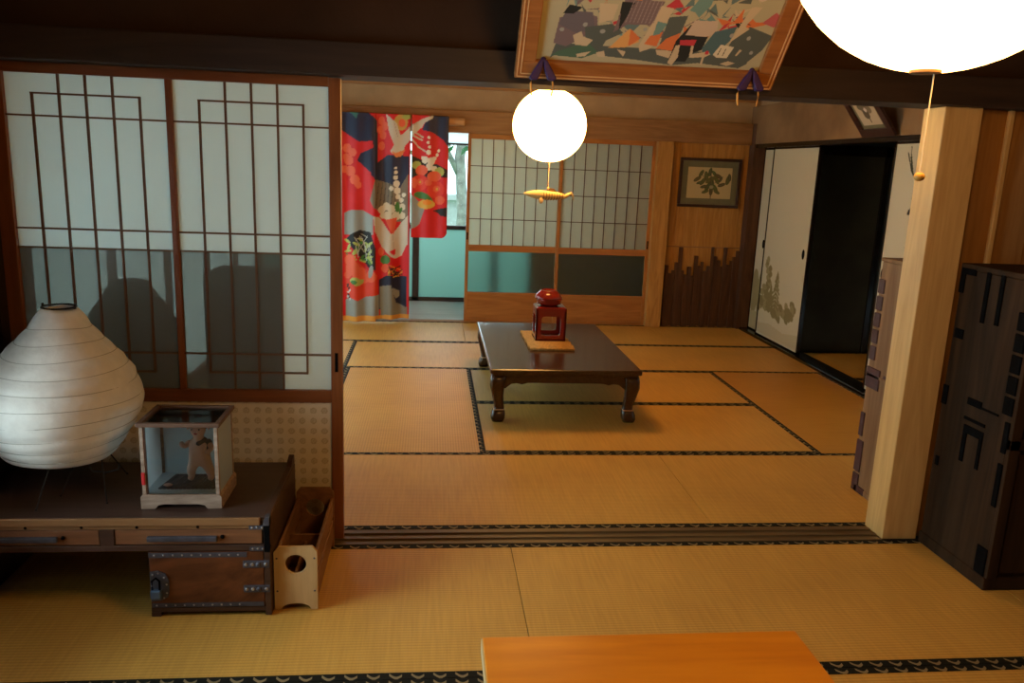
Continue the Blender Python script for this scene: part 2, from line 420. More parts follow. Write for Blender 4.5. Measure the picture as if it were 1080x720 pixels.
# ================================================================== SETTING
XL, XR, YP, YF = -1.56, 3.10, 3.05, 7.70
struct('floor', box(box(nb(), (XL-.1, -2.6, -.16), (XR+.1, 7.76, -.06)), (3.1, 4.0, -.15), (6, 6.8, -.06)), M['dark_wall'], 'wooden sub floor beneath the tatami mats', 'floor')
vf = nb()
for k in range(8): box(vf, (-2.0, 7.765+k*.137, -.10), (3.3, 7.765+k*.137+.134, 0))
struct('floor_veranda', vf, M['veranda'], 'pale board floor of the veranda beyond the hanging kimono', 'floor')
# partition between the rooms
struct('wall_partition', bx((XL, 2.99, 1.90), (XR, 3.11, 2.62)), M['dark_wall'], 'dark brown wall above the opening between the two rooms', 'wall')
struct('trim_1', bx((XL, 2.95, 1.79), (XR, 3.15, 1.90)), M['beam'], 'dark lintel beam running across the opening', 'beam', bevel=.004)
struct('trim_2', bx((1.945, 2.99, .0), (2.10, 3.13, 1.79)), M['post'], 'pale square cypress post at the right of the opening', 'post', bevel=.004)
wb = sthing('wall_sleeve', 'cedar board wall to the right of the pale post', 'wall', (2.10, 3.06, 0))
x = 2.10
for i, w in enumerate((.035, .115, .16, .15, .17, .16, .175)):
    link('board', bx((x+.002, 3.05+.004*(i % 2), 0), (x+w-.002, 3.08, 1.79)), M['cedar'], wb, bevel=.002); x += w
lab(link('batten', bx((2.243, 3.030, 0), (2.263, 3.052, 1.79)), M['post'], wb, bevel=.003), 'pale upright batten')
struct('trim_3', bx((-1.62, 2.98, 0), (-1.535, 3.13, 1.79)), M['beam'], 'dark post at the left of the sliding lattice door', 'post')
# threshold with grooves
th = sthing('trim_4', 'grooved wooden threshold between the two rooms', 'threshold', (.8, 3.05, 0))
g = nb()
for y0, y1, z in ((2.985, 3.005, .002), (3.005, 3.03, -.003), (3.03, 3.052, .004), (3.052, 3.08, -.004), (3.08, 3.10, .004), (3.10, 3.125, -.002)):
    box(g, (-1.53, y0, -.055), (1.944, y1, z))
link('sill', g, wood('threshold_wood', (.10, .060, .022), (.17, .11, .045), 'X', .5), th)
# near room
struct('wall_left', box(box(box(box(nb(), (-1.66, -2.5, 0), (-1.56, 2.985, .4)), (-1.66, -2.5, 1.9), (-1.56, 2.985, 2.5)), (-1.66, -2.5, .4), (-1.56, 1.3, 1.9)), (-1.66, 2.4, .4), (-1.56, 2.985, 1.9)), M['dark_wall'], 'dark wall at the left of the near room', 'wall')
struct('wall_right', bx((3.1, -2.5, 0), (3.2, 3.05, 2.5)), M['plaster_brown'], 'brown plaster wall on the right of the near room', 'wall')
struct('wall_back', bx((XL-.1, -2.6, 0), (XR+.1, -2.5, 2.5)), M['plaster_brown'], 'brown plaster wall behind the near room', 'wall')
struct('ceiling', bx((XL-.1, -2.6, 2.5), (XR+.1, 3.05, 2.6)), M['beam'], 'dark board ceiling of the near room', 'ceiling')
struct('ceiling_far', bx((-2.1, 3.05, 2.62), (3.3, 9.5, 2.7)), M['ceiling'], 'board ceiling over the far room and the veranda', 'ceiling')
wn = sthing('window_1', 'window in the left wall of the near room', 'window', (-1.6, 1.85, .4))
g = nb()
for a_, b_ in (((-1.64, 1.3, .4), (-1.58, 2.4, .44)), ((-1.64, 1.3, 1.86), (-1.58, 2.4, 1.9)), ((-1.64, 1.3, .44), (-1.58, 1.34, 1.86)), ((-1.64, 2.36, .44), (-1.58, 2.4, 1.86))): box(g, a_, b_)
link('window_frame', g, M['door'], wn); link('pane', bx((-1.615, 1.34, .44), (-1.611, 2.36, 1.86)), M['glass'], wn)
# far room walls
struct('wall_side_far', box(box(box(nb(), (-1.66, 3.13, 1.88), (-1.56, 7.7, 2.62)), (-1.66, 3.13, 0), (-1.56, 3.3, 1.88)), (-1.66, 7.6, 0), (-1.56, 7.7, 1.88)), M['plaster'], 'left wall of the far room', 'wall')
wn = sthing('window_2', 'wide paper window in the left wall of the far room', 'window', (-1.6, 5.45, 0))
g = nb(); box(g, (-1.64, 3.3, 0), (-1.58, 7.6, .05)); box(g, (-1.64, 3.3, 1.84), (-1.58, 7.6, 1.88))
for k in range(6): box(g, (-1.64, 3.3+k*.852, .05), (-1.58, 3.34+k*.852, 1.84))
link('window_frame', g, M['door'], wn); link('paper_pane', bx((-1.615, 3.34, .05), (-1.611, 7.56, 1.84)), M['paper_win'], wn)
struct('wall_far', bx((-2.0, 7.72, 1.99), (3.3, 7.82, 2.62)), M['plaster'], 'pale sand plaster wall above the far screens', 'wall')
struct('trim_5', bx((XL, 7.66, 1.79), (3.08, 7.84, 1.99)), M['cedar_h'], 'broad wooden lintel above the far screens', 'beam', bevel=.003)
struct('trim_6', bx((XL, 7.68, 2.185), (3.08, 7.73, 2.25)), M['cedar_h'], 'thin picture rail along the far plaster wall', 'rail', bevel=.003)
struct('trim_7', bx((2.125, 7.60, 0), (2.275, 7.76, 1.79)), M['cedar_far'], 'pale pillar beside the far shoji screens', 'post', bevel=.004)
struct('trim_8', bx((3.055, 7.58, 0), (3.17, 7.72, 1.99)), M['plank'], 'dark corner post of the far room', 'post')
struct('trim_9', box(nb(), (XL, 7.67, -.05), (3.08, 7.76, .004)), M['cedar_red'], 'wooden sill under the far screens', 'threshold')
wp = sthing('wall_panel', 'cedar board panel with a jagged skirting of dark planks', 'wall', (2.66, 7.7, 0))
x = 2.275; i = 0
while x < 3.05:
    w = min((.11, .085, .12, .1, .13)[i % 5], 3.056-x)
    link('board', bx((x+.001, 7.70-.002*(i % 2), 0), (x+w-.001, 7.73, 1.79)), M['cedar_far'], wp, bevel=.0015); x += w; i += 1
x = 2.278; hs = (.56, .60, .52, .55, .63, .78, .55, .51, .59, .50, .70, .60, .64, .55, .60, .79, .70, .66, .60, .79, .62, .66, .70, .76, .72)
i = 0
while x < 3.04:
    w = .026+.010*((i*7) % 3)/2
    link('dark_plank', bx((x, 7.675-.006*((i*5) % 3), 0), (min(x+w, 3.055), 7.70, hs[i % len(hs)]+.01)), M['plank'], wp, bevel=.002); x += w+.0015; i += 1
link('rail', bx((2.275, 7.692, .79), (3.055, 7.70, .80)), M['cedar_h'], wp)
# right wall of far room
struct('wall_right_far', box(nb(), (3.06, 3.11, 1.80), (3.24, 7.72, 2.15)), M['plaster_brown'], 'stained brown plaster wall above the painted doors', 'wall')
struct('wall_right_upper', bx((3.14, 3.11, 2.15), (3.24, 7.72, 2.62)), M['plaster'], 'pale plaster above the brown wall band on the right', 'wall')
struct('trim_10', bx((3.07, 3.11, 1.765), (3.22, 7.6, 1.80)), M['black'], 'black lacquered head rail over the painted doors', 'rail')
struct('trim_11', bx((3.085, 3.11, -.06), (3.24, 7.6, .02)), M['black'], 'black lacquered door sill along the right side', 'threshold', bevel=.003)
# dark room beyond
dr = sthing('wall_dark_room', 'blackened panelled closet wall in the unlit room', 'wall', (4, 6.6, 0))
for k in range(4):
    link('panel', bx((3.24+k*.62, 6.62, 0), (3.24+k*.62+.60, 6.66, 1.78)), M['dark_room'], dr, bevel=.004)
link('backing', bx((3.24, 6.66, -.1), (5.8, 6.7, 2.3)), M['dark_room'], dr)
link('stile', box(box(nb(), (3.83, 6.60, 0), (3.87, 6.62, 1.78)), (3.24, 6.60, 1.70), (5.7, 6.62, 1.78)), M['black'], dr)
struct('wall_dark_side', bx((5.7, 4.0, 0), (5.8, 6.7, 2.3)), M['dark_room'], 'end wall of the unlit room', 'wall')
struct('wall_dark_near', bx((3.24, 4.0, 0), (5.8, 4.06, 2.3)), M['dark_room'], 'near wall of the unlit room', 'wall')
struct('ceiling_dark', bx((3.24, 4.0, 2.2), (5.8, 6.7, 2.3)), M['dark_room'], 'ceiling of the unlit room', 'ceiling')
struct('wall_veranda', box(box(nb(), (1.12, 8.84, 0), (3.3, 8.92, 2.62)), (-2.0, 8.84, 1.84), (1.12, 8.92, 2.62)), M['plaster_brown'], 'outer wall of the veranda', 'wall')
struct('wall_veranda_left', bx((-2.05, 7.72, 0), (-2.0, 8.92, 2.62)), M['plaster'], 'left end wall of the veranda', 'wall')
struct('wall_veranda_right', bx((3.25, 7.72, 0), (3.3, 8.92, 2.62)), M['dark_wall'], 'right end wall of the veranda', 'wall')

# ------------------------------------------------------------------ tatami mats
def heri(bm_parent, name, x0, y0, x1, y1, axis):
    bm = bx((x0, y0, -.01), (x1, y1, -.0002))
    uvl = bm.loops.layers.uv.new('UVMap')
    for f in bm.faces:
        for l in f.loops:
            c = l.vert.co
            l[uvl].uv = (c.x, (c.y-y0)/(y1-y0)) if axis == 'X' else (c.y, (c.x-x0)/(x1-x0))
    return link(name, bm, M['heri'], bm_parent)
def mat_(x0, x1, y0, y1, axis, label, group='tatami mats of the far room', old=False):  # old picks the rush colour with the weave sheen painted in
    x0 += .0012; x1 -= .0012; y0 += .0012; y1 -= .0012
    t = thing('tatami_mat', label, 'tatami mat', ((x0+x1)/2, (y0+y1)/2, -.055), group)
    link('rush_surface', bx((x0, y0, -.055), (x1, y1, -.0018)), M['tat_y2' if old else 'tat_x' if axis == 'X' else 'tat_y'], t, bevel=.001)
    w = .031
    if axis == 'X':
        heri(t, 'cloth_border', x0, y0, x1, y0+w, 'X'); heri(t, 'cloth_border', x0, y1-w, x1, y1, 'X')
    else:
        heri(t, 'cloth_border', x0, y0, x0+w, y1, 'Y'); heri(t, 'cloth_border', x1-w, y0, x1, y1, 'Y')
X = [-1.54, -.615, .31, 1.25, 2.165, 3.085]; Y = [3.127, 4.04, 4.97, 5.84, 6.76, 7.665]
mat_(X[1], X[3], Y[0], Y[1], 'X', 'tatami mat beyond the threshold, left one, in front of the low table')
mat_(X[3], X[5], Y[0], Y[1], 'X', 'tatami mat beyond the threshold, right one, running behind the post')
mat_(X[0], X[1], Y[0], Y[2], 'Y', 'tatami mat hidden behind the lattice door, nearest the threshold')
mat_(X[0], X[1], Y[2], Y[4], 'Y', 'tatami mat along the side wall just showing past the lattice door')
mat_(X[1], X[2], Y[1], Y[3], 'Y', 'upright tatami mat left of the dark low table')
mat_(X[2], X[4], Y[1], Y[2], 'X', 'tatami mat under the front legs of the low table')
mat_(X[2], X[4], Y[2], Y[3], 'X', 'tatami mat under the middle of the low table')
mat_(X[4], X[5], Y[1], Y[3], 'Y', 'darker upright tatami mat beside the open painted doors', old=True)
mat_(X[1], X[3], Y[3], Y[4], 'X', 'tatami mat behind the low table, left of its centre')
mat_(X[3], X[5], Y[3], Y[4], 'X', 'tatami mat reaching the first painted door on the right')
mat_(X[0], X[2], Y[4], Y[5], 'X', 'tatami mat below the hanging kimono, lit blue by the window')
mat_(X[2], X[4], Y[4], Y[5], 'X', 'tatami mat along the foot of the far shoji screens')
mat_(X[4], X[5], Y[4], Y[5], 'X', 'half tatami mat at the foot of the dark plank skirting')
G2 = 'tatami mats of the near room'
NY = [2.985, 2.12, 1.23, .33, -.57]
for k, (a_, b_) in enumerate(((.34, 2.2), (-1.54, .34), (2.2, 3.09))):
    for j in range(3):
        where = ('in front of the threshold', 'under the orange table', 'behind the orange table')[j]
        side = ('centre mat', 'left mat beside the old desk', 'right mat by the dark chest')[k]
        mat_(a_, b_, NY[j+1], NY[j], 'X', 'near tatami %s, %s' % (side, where), G2)
mat_(3.25, 5.1, 5.68, 6.59, 'X', 'dim tatami mat in the unlit room beyond the painted doors', 'tatami mats of the unlit room')
mat_(3.25, 5.1, 4.76, 5.67, 'X', 'nearer tatami mat of the unlit room, hidden by the door', 'tatami mats of the unlit room')

# ------------------------------------------------------------------ door_1 : the big lattice door
d = sthing('door_1', 'sliding lattice door with pale paper and lower pane darkened like a reflection', 'door', (-.93, 3.05, 0))
y0, y1 = 3.035, 3.068
link('stile', bx((-1.535, y0, 0), (-1.485, y1, 1.787)), M['door'], d, bevel=.002)
link('stile', bx((-.377, y0, 0), (-.334, y1, 1.787)), M['door'], d, bevel=.002)
link('top_rail', bx((-1.485, y0, 1.755), (-.377, y1, 1.7895)), M['door_h'], d, bevel=.002)
link('middle_rail', bx((-1.485, y0, .575), (-.377, y1, .624)), M['door_h'], d, bevel=.002)
link('bottom_rail', bx((-1.485, y0, .005), (-.377, y1, .10)), M['door_h'], d, bevel=.002)
link('mullion', bx((-.944, y0+.003, .624), (-.922, y1, 1.755)), M['door'], d, bevel=.002)
link('paper_pane', prism(nb(), [(-1.485, 1.15), (-.559, 1.15), (-.559, .624), (-.377, .624), (-.377, 1.755), (-1.485, 1.755)], lambda u, v, w: (u, 3.054+w, v), .002), M['paper_up'], d)
lab(link('dark_reflection_pane', bx((-1.485, 3.054, .624), (-.559, 3.056, 1.15)), M['paper_low'], d), 'darker see-through lower pane')  # dark sheet standing in for a reflection on full-height paper
g = nb()
for xa, xb in ((-1.485, -.944), (-.922, -.377)):
    st = (xb-xa)/6; t_ = .0035
    xs = [xa+st*k for k in range(1, 6)]
    for k, xx in enumerate(xs):
        lo, hi = (.624, 1.755) if 0 < k < 4 else (.690, 1.688)
        box(g, (xx-t_, 3.044, lo), (xx+t_, 3.054, hi))
    for z, a_, b_ in ((1.688, xs[0]-t_, xs[4]+t_), (1.612, xa, xb), (1.219, xa, xb), (1.150, xa, xb), (.763, xa, xb), (.690, xs[0]-t_, xs[4]+t_)):
        box(g, (a_, 3.042, z-.003), (b_, 3.054, z+.003))
link('lattice', g, M['kumiko'], d)
# wallpaper panel below, with rows of faint round flowers
shapes = []
for i in range(-4, 30):
    for j in range(12):
        cx, cz = -1.468+i*.0425, .125+j*.0415
        c_ = (.52, .43, .26)
        shapes += [('e', cx, cz, .0125, .0125, 0, c_), ('e', cx, cz, .0075, .0075, 0, (.63, .55, .37)), ('e', cx, cz, .0035, .0035, 0, c_)]
grid_obj('lower_panel', 330, 140, lambda a, b: (-1.485+a*1.108, 3.047+0*a, .10+b*.475), lambda a, b: (-1.485+a*1.108, .10+b*.475),
         (.72, .64, .46), shapes, M['paint'], d, .006)
link('finger_pull', bx((-.362, 3.0335, .700), (-.350, 3.0355, .775)), M['iron_black'], d)

# invented dark shapes, added to give the darkened lower pane its silhouettes
t = thing('dome_silhouette', 'invented dark dome silhouette behind the darkened lower pane, left pane', 'silhouette', (-1.33, 3.42, 0))
prof = [(.19, 0), (.20, .30), (.205, .52), (.20, .72), (.185, .79), (.145, .86), (.105, .92), (.075, .965), (.07, .975)]
link('dome_shell', lathe(nb(), (-1.255, 3.45, 0), prof, 28), M['silhouette_dark'], t, smooth=True)
t = thing('box_silhouette', 'invented dark box silhouette behind the darkened lower pane, right pane', 'cabinet', (-.88, 3.85, 0))
link('body', bx((-1.03, 3.70, .0), (-.73, 4.0, .98)), M['silhouette_dark'], t, bevel=.02)
link('front_ledge', bx((-1.0, 3.685, .50), (-.76, 3.70, .515)), M['case_wood'], t)

# ------------------------------------------------------------------ far shoji screens
def far_screen(n, xa, xb, yy, lbl):
    d = sthing('door_%d' % n, lbl, 'door', ((xa+xb)/2, yy, 0))
    s = .03
    for a_, b_ in ((xa, xa+s), (xb-s, xb)): link('stile', bx((a_, yy, .005), (b_, yy+.03, 1.79)), M['cedar_red_v'], d, bevel=.002)
    for z0, z1 in ((1.745, 1.79), (.69, .752), (.255, .292), (.005, .03)): link('rail', bx((xa+s, yy, z0), (xb-s, yy+.03, z1)), M['cedar_red'], d, bevel=.002)
    link('skirt_board', bx((xa+s, yy+.008, .03), (xb-s, yy+.018, .255)), M['cedar_red'], d)
    link('paper_pane', bx((xa+s, yy+.018, .752), (xb-s, yy+.020, 1.745)), M['paper_far'], d)
    link('frosted_pane', bx((xa+s, yy+.014, .292), (xb-s, yy+.018, .69)), M['frost_far'], d)
    g = nb()
    for k in range(1, 8):
        xx = xa+s+(xb-xa-2*s)*k/8; box(g, (xx-.0035, yy+.006, .752), (xx+.0035, yy+.018, 1.745))
    for k in range(1, 4):
        z = .752+.993*k/4; box(g, (xa+s, yy+.005, z-.0035), (xb-s, yy+.018, z+.0035))
    link('lattice', g, M['kumiko'], d)
    return d
d = far_screen(2, .328, 1.235, 7.715, 'left far shoji screen with a frosted pane glowing blue')
link('finger_pull', bx((.336, 7.7135, .80), (.350, 7.716, .87)), M['iron_black'], d)
d = far_screen(3, 1.205, 2.125, 7.680, 'right far shoji screen with a dark frosted pane')
link('finger_pull', bx((2.103, 7.6785, .76), (2.117, 7.681, .84)), M['iron_black'], d)

# ------------------------------------------------------------------ painted sliding doors on the right
OLIVE, OL2, PALE = (.225, .190, .075), (.30, .255, .12), (.58, .54, .38)
def fusuma(n, ya, yb, xx, lbl, shapes, pull):
    d = sthing('door_%d' % n, lbl, 'door', (xx, (ya+yb)/2, 0))
    fr = box(box(box(box(nb(), (xx, ya, .02), (xx+.03, ya+.018, 1.765)), (xx, yb-.018, .02), (xx+.03, yb, 1.765)), (xx, ya, .02), (xx+.03, yb, .035)), (xx, ya, 1.75), (xx+.03, yb, 1.765))
    link('black_frame', fr, M['black'], d)
    L = yb-ya-.036
    grid_obj('paper_face', int(L/.007), 240, lambda a, b: (xx+.006+0*a, ya+.018+a*L, .035+b*1.715), lambda a, b: (ya+.018+a*L, .035+b*1.715),
             PALE, shapes, M['fus_paint'], d, .004)
    if pull: 
        bm = nb(); ball(bm, (xx+.002, pull, .87), .024, .25, 1, 1.8); link('finger_pull', bm, M['iron_black'], d, smooth=True)
    return d
def pine(cy, z0, h, w, c):
    out = [('l', cy, z0, cy, z0+h, .012, c)]
    for k in range(9):
        zz = z0+h*(.12+.1*k); ww = w*(1-.095*k)*(.8+.3*((k*5) % 3)/2)
        out += [('l', cy, zz+.02, cy-ww, zz-.02, .022, c), ('l', cy, zz+.02, cy+ww, zz-.025, .022, c)]
    return out
tr = []
for k in range(46):
    random.seed(k+50); yy = 6.50+random.random()*.8; zz = .27+random.random()*.13+.04*math.sin(yy*9)
    tr.append(('e', yy, zz, .05, .035, random.random()*60, OLIVE if k % 3 else OL2))
for k in range(16):
    random.seed(k+90); tr.append(('e', 7.13+random.uniform(-.13, .13)*(1-.05*k), .36+.026*k, .065-.002*k, .03, random.random()*40-20, OL2 if k % 2 else OLIVE))
tr += pine(6.92, .30, .36, .10, OLIVE)+pine(7.03, .28, .24, .08, OLIVE)
tr += [('p', [(6.4, .05), (7.35, .05), (7.35, .13), (7.0, .17), (6.7, .14), (6.4, .18)], (.50, .45, .28))]
fusuma(4, 6.96, 7.58, 3.165, 'narrow strip of painted door beside the corner post', [('e', y_, .4, .09, .22, 0, OL2) for y_ in (7.35, 7.5)]+[('p', [(6.9, .03), (7.6, .03), (7.6, .2), (6.9, .25)], (.42, .37, .2))], 7.40)
fusuma(5, 6.38, 7.285, 3.125, 'painted sliding door with olive pine trees, left of the dark gap', tr, 6.47)
s6 = [('e', 5.21, .42, .12, .16, 20, OL2), ('p', [(4.4, .3), (5.1, .34), (5.35, .26), (5.35, .42), (5.15, .50), (4.4, .6)], (.42, .34, .14)),
      ('e', 5.12, .14, .05, .08, 0, OLIVE), ('e', 5.2, .11, .04, .05, 0, OLIVE),
      ('l', 5.00, 1.50, 5.08, 1.58, .018, (.03, .035, .02)), ('l', 5.08, 1.58, 5.14, 1.69, .012, (.03, .035, .02)), ('l', 5.06, 1.56, 5.10, 1.66, .018, (.04, .05, .02)), ('l', 5.10, 1.66, 5.11, 1.73, .008, (.05, .05, .03)),
      ('e', 5.00, 1.385, .035, .016, 30, (.02, .02, .018)), ('e', 5.03, 1.315, .04, .018, -35, (.02, .02, .018)), ('e', 4.93, 1.34, .04, .016, 10, (.02, .02, .018)),
      ('l', 5.03, 1.07, 4.93, 1.16, .012, (.30, .22, .2))]
fusuma(6, 4.40, 5.30, 3.125, 'painted sliding door with ink leaves, right of the dark gap', s6, 5.245)
fusuma(7, 3.5, 4.43, 3.165, 'painted door hidden behind the worn chest', [], None)

# ------------------------------------------------------------------ veranda glass doors
for n, (xa, xb) in zip((8, 9, 10, 11), ((-2.0, -1.03), (-1.03, -.17), (-.17, .70), (.70, 1.12))):
    d = sthing('door_%d' % n, ('left', 'second', 'third', 'narrow right')[n-8]+' veranda glass door with green frosted lower pane', 'door', ((xa+xb)/2, 8.86, 0))
    g = nb()
    for a_, b_ in (((xa, 8.85, 0), (xa+.035, 8.88, 1.84)), ((xb-.035, 8.85, 0), (xb, 8.88, 1.84)), ((xa, 8.85, 0), (xb, 8.88, .045)), ((xa, 8.85, .80), (xb, 8.88, .845)), ((xa, 8.85, 1.705), (xb, 8.88, 1.725))): box(g, a_, b_)
    link('sash', g, M['sash'], d)
    link('frosted_pane', bx((xa+.035, 8.862, .045), (xb-.035, 8.866, .80)), M['frost_green'], d)
    link('clear_pane', bx((xa+.035, 8.862, .845), (xb-.035, 8.866, 1.705)), M['glass'], d)
    link('transom_board', bx((xa+.035, 8.862, 1.725), (xb-.035, 8.868, 1.84)), M['paper_up'], d)

# ------------------------------------------------------------------ garden
struct('ground', bx((-14, 8.95, -.5), (16, 30, -.3)), M['grass'], 'green garden lawn outside the veranda', 'ground')
t = thing('garden_tree', 'pale trunked garden tree seen through the veranda glass', 'tree', (.55, 12.2, -.3))
link('trunk', tube(nb(), [(.42, 12.2, -.3), (.46, 12.2, .8), (.40, 12.2, 1.6), (.52, 12.2, 2.6), (.40, 12.3, 3.6)], [.10, .085, .08, .07, .05], 10), M['bark'], t, smooth=True)
link('bough', tube(nb(), [(.42, 12.2, 1.3), (.1, 12.1, 1.9), (-.3, 12.0, 2.3)], [.05, .035, .02], 8), M['bark'], t, smooth=True)
def leaves(cx, cy, cz, rx, ry, rz, n, s, seed):
    r_ = random.Random(seed); bm = nb()
    for _ in range(n):
        while True:
            p = Vector((r_.uniform(-1, 1), r_.uniform(-1, 1), r_.uniform(-1, 1)))
            if .3 < p.length < 1: break
        q = Vector((cx+p.x*rx, cy+p.y*ry, cz+p.z*rz)); a = Vector((r_.uniform(-1, 1), r_.uniform(-1, 1), r_.uniform(-1, 1))).normalized()*s
        b = a.orthogonal().normalized()*s*.45
        vs = [bm.verts.new(v) for v in (q-a, q+b, q+a, q-b)]; bm.faces.new(vs)
    return bm
link('foliage', leaves(.1, 12.4, 2.6, 2.2, 1.4, 1.0, 900, .09, 3), M['leaf'], t)
for i, (cx, cy, cz, rx, rz) in enumerate(((-.45, 13.2, .1, .6, .5), (.95, 13.2, .15, .6, .55), (2.9, 13.5, .3, 1.1, .8), (-2.6, 13.4, .4, 1.2, .9))):
    o = link('garden_shrub', leaves(cx, cy, cz, rx, .6, rz, 500, .07, 20+i), M['leaf'], None, (cx, cy, -.3))
    tag(o, ('low leafy shrub left of the pale tree trunk', 'low leafy shrub right of the pale tree trunk', 'larger shrub hidden beyond the far screens', 'larger shrub at the far left of the garden')[i], 'shrub', 'garden shrubs')
o = link('garden_wall', box(box(nb(), (-6, 15.2, -.3), (7, 15.4, .85)), (-6, 15.1, .85), (7, 15.5, .95)), M['stone'], None, (.5, 15.3, -.3)); tag(o, 'low pale garden wall behind the shrubs', 'wall')

# ------------------------------------------------------------------ kimono on its rod
t = thing('kimono', 'red navy and grey kimono with cranes hung on a rod', 'kimono', (-.5, 7.55, 0))
RED, NAVY, CORAL, CREAM, GREY, TAUPE, BLK = (.66, .010, .014), (.016, .020, .055), (.80, .12, .05), (.60, .52, .40), (.30, .31, .28), (.20, .155, .10), (.012, .012, .014)
GRN, YEL, ORG_, LIME = (.06, .20, .04), (.72, .42, .06), (.85, .28, .02), (.40, .45, .10)
K = [('p', [(30, 80), (180, 95), (235, 150), (240, 480), (200, 440), (120, 370), (140, 330), (215, 300), (210, 262), (130, 265), (30, 200)], NAVY),
     ('p', [(50, 80), (140, 80), (115, 138), (95, 115)], (.05, .17, .13)),
     ('p', [(235, 385), (300, 340), (425, 350), (425, 450), (370, 530), (300, 500), (225, 480), (200, 450)], NAVY)]
for x_, y_, r_ in ((60, 300, 26), (92, 325, 24), (70, 370, 28), (80, 430, 30), (105, 480, 28), (125, 510, 20), (55, 350, 20), (45, 420, 22)): K.append(('e', x_, y_, r_, r_, 0, CORAL))
for x_, y_ in ((262, 150), (255, 200), (270, 230), (262, 290), (280, 180)): K.append(('e', x_, y_, 20, 24, 0, CORAL))
K += [('e', 375, 160, 40, 45, 0, (.60, .35, .08)), ('e', 380, 165, 20, 22, 0, CORAL), ('e', 410, 130, 30, 15, 0, LIME),
      ('p', [(555, 120), (660, 120), (660, 310), (625, 262), (560, 220), (500, 205), (520, 160)], NAVY),
      ('p', [(288, 112), (315, 135), (350, 165), (370, 230), (388, 225), (432, 180), (500, 145), (568, 125), (560, 145), (515, 165), (500, 190), (455, 225), (440, 250), (400, 290), (385, 340), (350, 352), (312, 322), (335, 285), (305, 210)], CREAM),
      ('l', 450, 215, 505, 245, 9, CREAM), ('l', 445, 235, 500, 262, 9, CREAM), ('l', 440, 255, 480, 300, 8, CREAM), ('l', 480, 300, 530, 330, 8, CREAM), ('l', 440, 215, 440, 262, 7, BLK),
      ('p', [(318, 318), (345, 330), (403, 312), (375, 352), (345, 355)], (.75, .22, .06)),
      ('l', 335, 160, 355, 240, 3, (.4, .3, .25)), ('l', 400, 200, 470, 165, 3, (.4, .3, .25)),
      # sleeve
      ('p', [(438, 345), (520, 380), (600, 400), (655, 430), (655, 470), (440, 470)], BLK)]
for x_, y_, r_ in ((540, 248, 8), (536, 275, 9), (545, 300, 9), (540, 330, 14), (520, 372, 20), (555, 380, 22), (590, 345, 10), (600, 322, 9), (575, 365, 12), (545, 410, 20), (575, 425, 18), (505, 360, 10)): K.append(('e', x_, y_, r_, r_, 0, (.80, .72, .58)))
K += [('e', 470, 400, 28, 22, 0, LIME), ('e', 605, 440, 30, 26, 0, LIME), ('e', 500, 430, 36, 30, 0, CORAL), ('e', 575, 465, 42, 30, 0, CORAL),
      ('e', 490, 500, 50, 46, 0, (.75, .04, .02)), ('e', 585, 540, 52, 48, 0, (.75, .04, .02)), ('e', 490, 495, 22, 18, 0, CORAL), ('e', 590, 535, 22, 18, 0, CORAL), ('e', 492, 496, 7, 7, 0, YEL), ('e', 592, 537, 7, 7, 0, YEL),
      ('e', 455, 500, 18, 30, 0, CORAL), ('e', 540, 500, 20, 18, 0, CORAL),
      ('p', [(435, 560), (480, 600), (520, 650), (490, 735), (460, 760), (435, 760)], GREY), ('e', 610, 600, 30, 25, 0, CORAL),
      ('e', 500, 572, 45, 20, 10, GRN), ('e', 540, 590, 30, 16, 30, GRN), ('e', 530, 622, 52, 27, 0, YEL), ('e', 535, 612, 26, 15, 0, ORG_),
      ('p', [(568, 660), (600, 650), (655, 640), (655, 695), (620, 690), (600, 672)], BLK),
      # pleats in the middle
      ('p', [(225, 480), (300, 500), (370, 530), (420, 450), (420, 735), (330, 720), (215, 640), (195, 600)], TAUPE)]
for k in range(6): K.append(('l', 245+k*22, 500, 228+k*22, 640, 5, (.09, .07, .05)))
for x_, y_, r_ in ((345, 415, 8), (345, 440, 11), (345, 470, 14), (350, 505, 20), (320, 532, 14), (355, 545, 20), (395, 570, 13), (380, 600, 14), (360, 580, 16), (350, 620, 12)): K.append(('e', x_, y_, r_, r_, 0, (.74, .66, .50)))
for x_, y_, r_ in ((262, 655, 22), (290, 635, 22), (320, 650, 24), (300, 690, 26), (350, 690, 26), (385, 640, 20), (270, 690, 18), (330, 715, 20), (385, 690, 20)): K.append(('e', x_, y_, r_, r_, 0, (.66, .56, .38)))
K += [('e', 355, 640, 14, 30, 0, GRN), ('e', 375, 660, 9, 20, 20, GRN),
      ('p', [(40, 672), (80, 655), (150, 655), (215, 690), (215, 800), (40, 800)], GREY),
      ('p', [(215, 690), (250, 700), (320, 800), (350, 770), (380, 730), (420, 690), (420, 860), (385, 925), (345, 945), (315, 930), (262, 870), (225, 780)], CREAM),
      ('p', [(285, 715), (355, 700), (335, 800), (315, 780)], (.75, .10, .04)), ('l', 330, 800, 335, 925, 4, (.45, .34, .26)),
      ('p', [(232, 840), (262, 870), (315, 930), (345, 945), (385, 925), (415, 860), (420, 1030), (245, 1070)], RED),
      ('p', [(310, 900), (345, 885), (342, 922), (325, 918)], RED),
      ('e', 285, 950, 30, 28, 0, GRN), ('e', 285, 1000, 24, 26, 0, CORAL), ('e', 260, 900, 18, 26, 0, CORAL),
      ('p', [(55, 820), (90, 790), (130, 772), (200, 785), (228, 880), (228, 1010), (190, 1000), (150, 950), (90, 880)], BLK)]
r_ = random.Random(5)
for k in range(26): K.append(('e', 60+r_.random()*140, 830+r_.random()*140, 22, 8, r_.random()*180, LIME if k % 4 else GRN))
